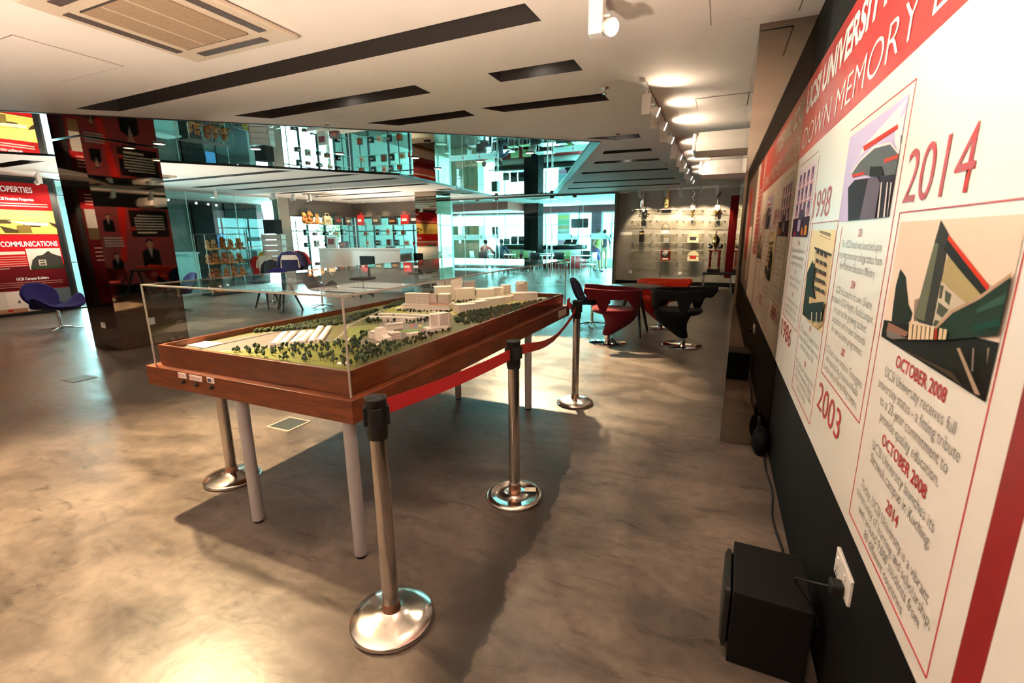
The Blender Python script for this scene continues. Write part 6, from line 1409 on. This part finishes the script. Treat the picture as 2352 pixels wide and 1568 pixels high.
# ------------------------------------------------------------------ people
def person(label, loc, rz, joints, cols, hair, child=None):
    """one skinned body; joints: name -> (x, y, z, radius, colour, parent)"""
    t = thing('person', label, 'person', loc, rz)
    names = list(joints); idx = {n: i for i, n in enumerate(names)}
    bm = bmesh.new(); lay = bm.verts.layers.skin.verify()
    vv = []
    for n in names:
        j = joints[n]; v = bm.verts.new(j[:3]); v[lay].radius = (j[3], j[3] * (j[6] if len(j) > 6 else 1)); vv.append(v)
    vv[0][lay].use_root = True
    for n in names:
        if joints[n][5]: bm.edges.new((vv[idx[joints[n][5]]], vv[idx[n]]))
    me = bpy.data.meshes.new('body'); bm.to_mesh(me); bm.free()
    o = bpy.data.objects.new('tmp', me); COL.objects.link(o)
    sk = o.modifiers.new('skin', 'SKIN'); sk.use_smooth_shade = True; sub(o, 2)
    me2 = bpy.data.meshes.new_from_object(o.evaluated_get(bpy.context.evaluated_depsgraph_get())); bpy.data.objects.remove(o)
    segs = [(Vector(joints[n][:3]), Vector(joints[joints[n][5]][:3]) if joints[n][5] else Vector(joints[n][:3]), joints[n][4]) for n in names]
    ca = me2.color_attributes.new('Col', 'FLOAT_COLOR', 'POINT')
    for i, v in enumerate(me2.vertices):
        best = None
        for a, b, c in segs:
            d = b - a; f = 0 if d.length < 1e-6 else min(max((v.co - a).dot(d) / d.length_squared, 0), .93); q = (v.co - (a + d * f)).length
            if best is None or q < best[0]: best = (q, c)
        ca.data[i].color = (*cols[best[1]], 1)
    me2.materials.clear(); me2.materials.append(MATTE); me2.name = 'body'
    put('body', me2, t)
    h = joints['head']; hm = MB(); hx, hy, hz = h[0], h[1], h[2]
    hm.ball((hx, hy + .018, hz + .03), (.086, .098, .105), 14, 9, hair)
    hm.obj('hair', MATTE, t)
    f = MB()
    for s_ in (-1, 1): f.ball((hx + s_ * .032, hy - .088, hz + .0), (.012, .008, .007), 8, 5, C(30, 22, 20)); f.ball((hx + s_ * .085, hy + .0, hz - .005), (.014, .022, .032), 8, 5, cols['skin'])
    f.ball((hx, hy - .103, hz - .028), (.014, .018, .022), 8, 5, cols['skin']); f.ball((hx, hy - .088, hz - .062), (.026, .01, .007), 8, 5, C(150, 80, 74))
    f.obj('face', MATTE, t)
    return t
def hand(J, side, wrist, d, curl=.3):
    """palm and five unequal fingers hanging from a wrist joint"""
    w = J[wrist]; p = Vector(w[:3]); d = Vector(d).normalized(); acr = Vector((0, 1, 0)) if abs(d.y) < .7 else Vector((1, 0, 0)); acr = (acr - d * acr.dot(d)).normalized(); nrm = d.cross(acr)
    palm = p + d * .075; J['palm' + side] = (*palm, .026, 'skin', wrist)
    for k, (o, l) in enumerate(((-.030, .07), (-.010, .082), (.010, .076), (.029, .058))):
        a = palm + acr * o + d * .02; J['k%d%s' % (k, side)] = (*a, .010, 'skin', 'palm' + side); b = a + d * l * .5; J['m%d%s' % (k, side)] = (*b, .009, 'skin', 'k%d%s' % (k, side)); c = b + (d + nrm * curl).normalized() * l * .5; J['t%d%s' % (k, side)] = (*c, .008, 'skin', 'm%d%s' % (k, side))
    a = p + d * .03 - acr * .034; J['th%s' % side] = (*a, .011, 'skin', wrist); b = a + (d - acr * .6).normalized() * .045; J['tt%s' % side] = (*b, .009, 'skin', 'th%s' % side)
def standing(stride=.16, arm=.12):
    J = {'hip': (0, 0, .93, .135, 'short', None, .75), 'waist': (0, 0, 1.08, .128, 'shirt', 'hip', .72), 'chest': (0, .0, 1.28, .150, 'shirt', 'waist', .72), 'neckb': (0, .0, 1.43, .075, 'shirt', 'chest'), 'neck': (0, -.01, 1.49, .050, 'skin', 'neckb'), 'jaw': (0, -.022, 1.555, .066, 'skin', 'neck'), 'head': (0, -.012, 1.62, .086, 'skin', 'jaw'), 'crown': (0, 0, 1.69, .060, 'skin', 'head')}
    for s_, n, ph in ((-1, 'l', 1), (1, 'r', -1)):
        J['sh' + n] = (s_ * .17, 0, 1.40, .058, 'shirt', 'neckb'); J['el' + n] = (s_ * .235, arm * ph * .5 + .03, 1.13, .043, 'sleeve', 'sh' + n); J['wr' + n] = (s_ * .245, -arm * ph - .05, .91, .028, 'skin', 'el' + n)
        J['th' + n + 'u'] = (s_ * .095, 0, .86, .088, 'short', 'hip'); J['kn' + n] = (s_ * .10, -stride * ph * .6 - .02, .50, .056, 'short', 'th' + n + 'u'); J['ca' + n] = (s_ * .10, -stride * ph * .72 + .02, .34, .052, 'skin', 'kn' + n); J['an' + n] = (s_ * .10, -stride * ph + .03, .085, .034, 'skin', 'ca' + n)
        J['he' + n] = (s_ * .10, -stride * ph + .045, .040, .036, 'shoe', 'an' + n); J['to' + n] = (s_ * .105, -stride * ph - .15, .032, .030, 'shoe', 'he' + n)
        hand(J, n, 'wr' + n, (s_ * .1, -.35, -1))
    return J
def sitting():
    J = {'hip': (0, 0, .55, .14, 'short', None, .8), 'waist': (0, -.02, .70, .13, 'shirt', 'hip', .75), 'chest': (0, -.05, .92, .155, 'shirt', 'waist', .75), 'neckb': (0, -.07, 1.07, .078, 'shirt', 'chest'), 'neck': (0, -.085, 1.13, .05, 'skin', 'neckb'), 'jaw': (0, -.105, 1.19, .066, 'skin', 'neck'), 'head': (0, -.10, 1.255, .086, 'skin', 'jaw'), 'crown': (0, -.09, 1.325, .06, 'skin', 'head')}
    for s_, n in ((-1, 'l'), (1, 'r')):
        J['sh' + n] = (s_ * .185, -.06, 1.03, .062, 'sleeve', 'neckb'); J['el' + n] = (s_ * .27, -.22, .83, .046, 'sleeve', 'sh' + n); J['wr' + n] = (s_ * .20, -.44, .785, .029, 'skin', 'el' + n)
        J['th' + n + 'u'] = (s_ * .10, -.08, .545, .09, 'short', 'hip'); J['kn' + n] = (s_ * .12, -.42, .53, .062, 'short', 'th' + n + 'u'); J['ca' + n] = (s_ * .12, -.41, .33, .054, 'short', 'kn' + n); J['an' + n] = (s_ * .12, -.40, .085, .036, 'short', 'ca' + n); J['he' + n] = (s_ * .12, -.38, .04, .036, 'shoe', 'an' + n); J['to' + n] = (s_ * .12, -.56, .032, .03, 'shoe', 'he' + n)
        hand(J, n, 'wr' + n, (-s_ * .35, -1, -.05), .15)
    return J
SK = C(186, 138, 110); BLKH = C(26, 22, 22)
wp = PY(1374, 570, 19.6)
person('person in a lime vest and purple-blue shorts walking across the cafe', (wp.x, 19.6, 0), radians(70), standing(.22, .16), dict(skin=SK, shirt=C(150, 196, 80), sleeve=SK, short=C(104, 92, 170), shoe=C(50, 60, 110)), BLKH)
wp = PY(1388, 570, 21.2)
person('person in dark top and beige shorts behind the lime-vested walker', (wp.x, 21.2, 0), radians(200), standing(.05, .05), dict(skin=SK, shirt=C(60, 50, 60), sleeve=C(60, 50, 60), short=C(170, 150, 120), shoe=C(60, 56, 52)), BLKH)
g1 = person('person in a grey shirt with red sleeves and a number, seated with back turned', (-8.75, 17.33, 0), radians(180), sitting(), dict(skin=SK, shirt=C(176, 190, 190), sleeve=C(196, 50, 50), short=C(40, 40, 60), shoe=C(40, 40, 40)), BLKH)
nb = text(g1, '94', (0, .085, .87), (-1, 0, 0), (0, 0, 1), .14, M_redtx, width=.20, align='C', bold=.02, lift=.0)
person('person in a dark blue top seated beside the grey-shirted person', (-8.05, 17.33, 0), radians(176), sitting(), dict(skin=SK, shirt=C(66, 70, 100), sleeve=C(66, 70, 100), short=C(50, 50, 60), shoe=C(40, 40, 40)), BLKH)
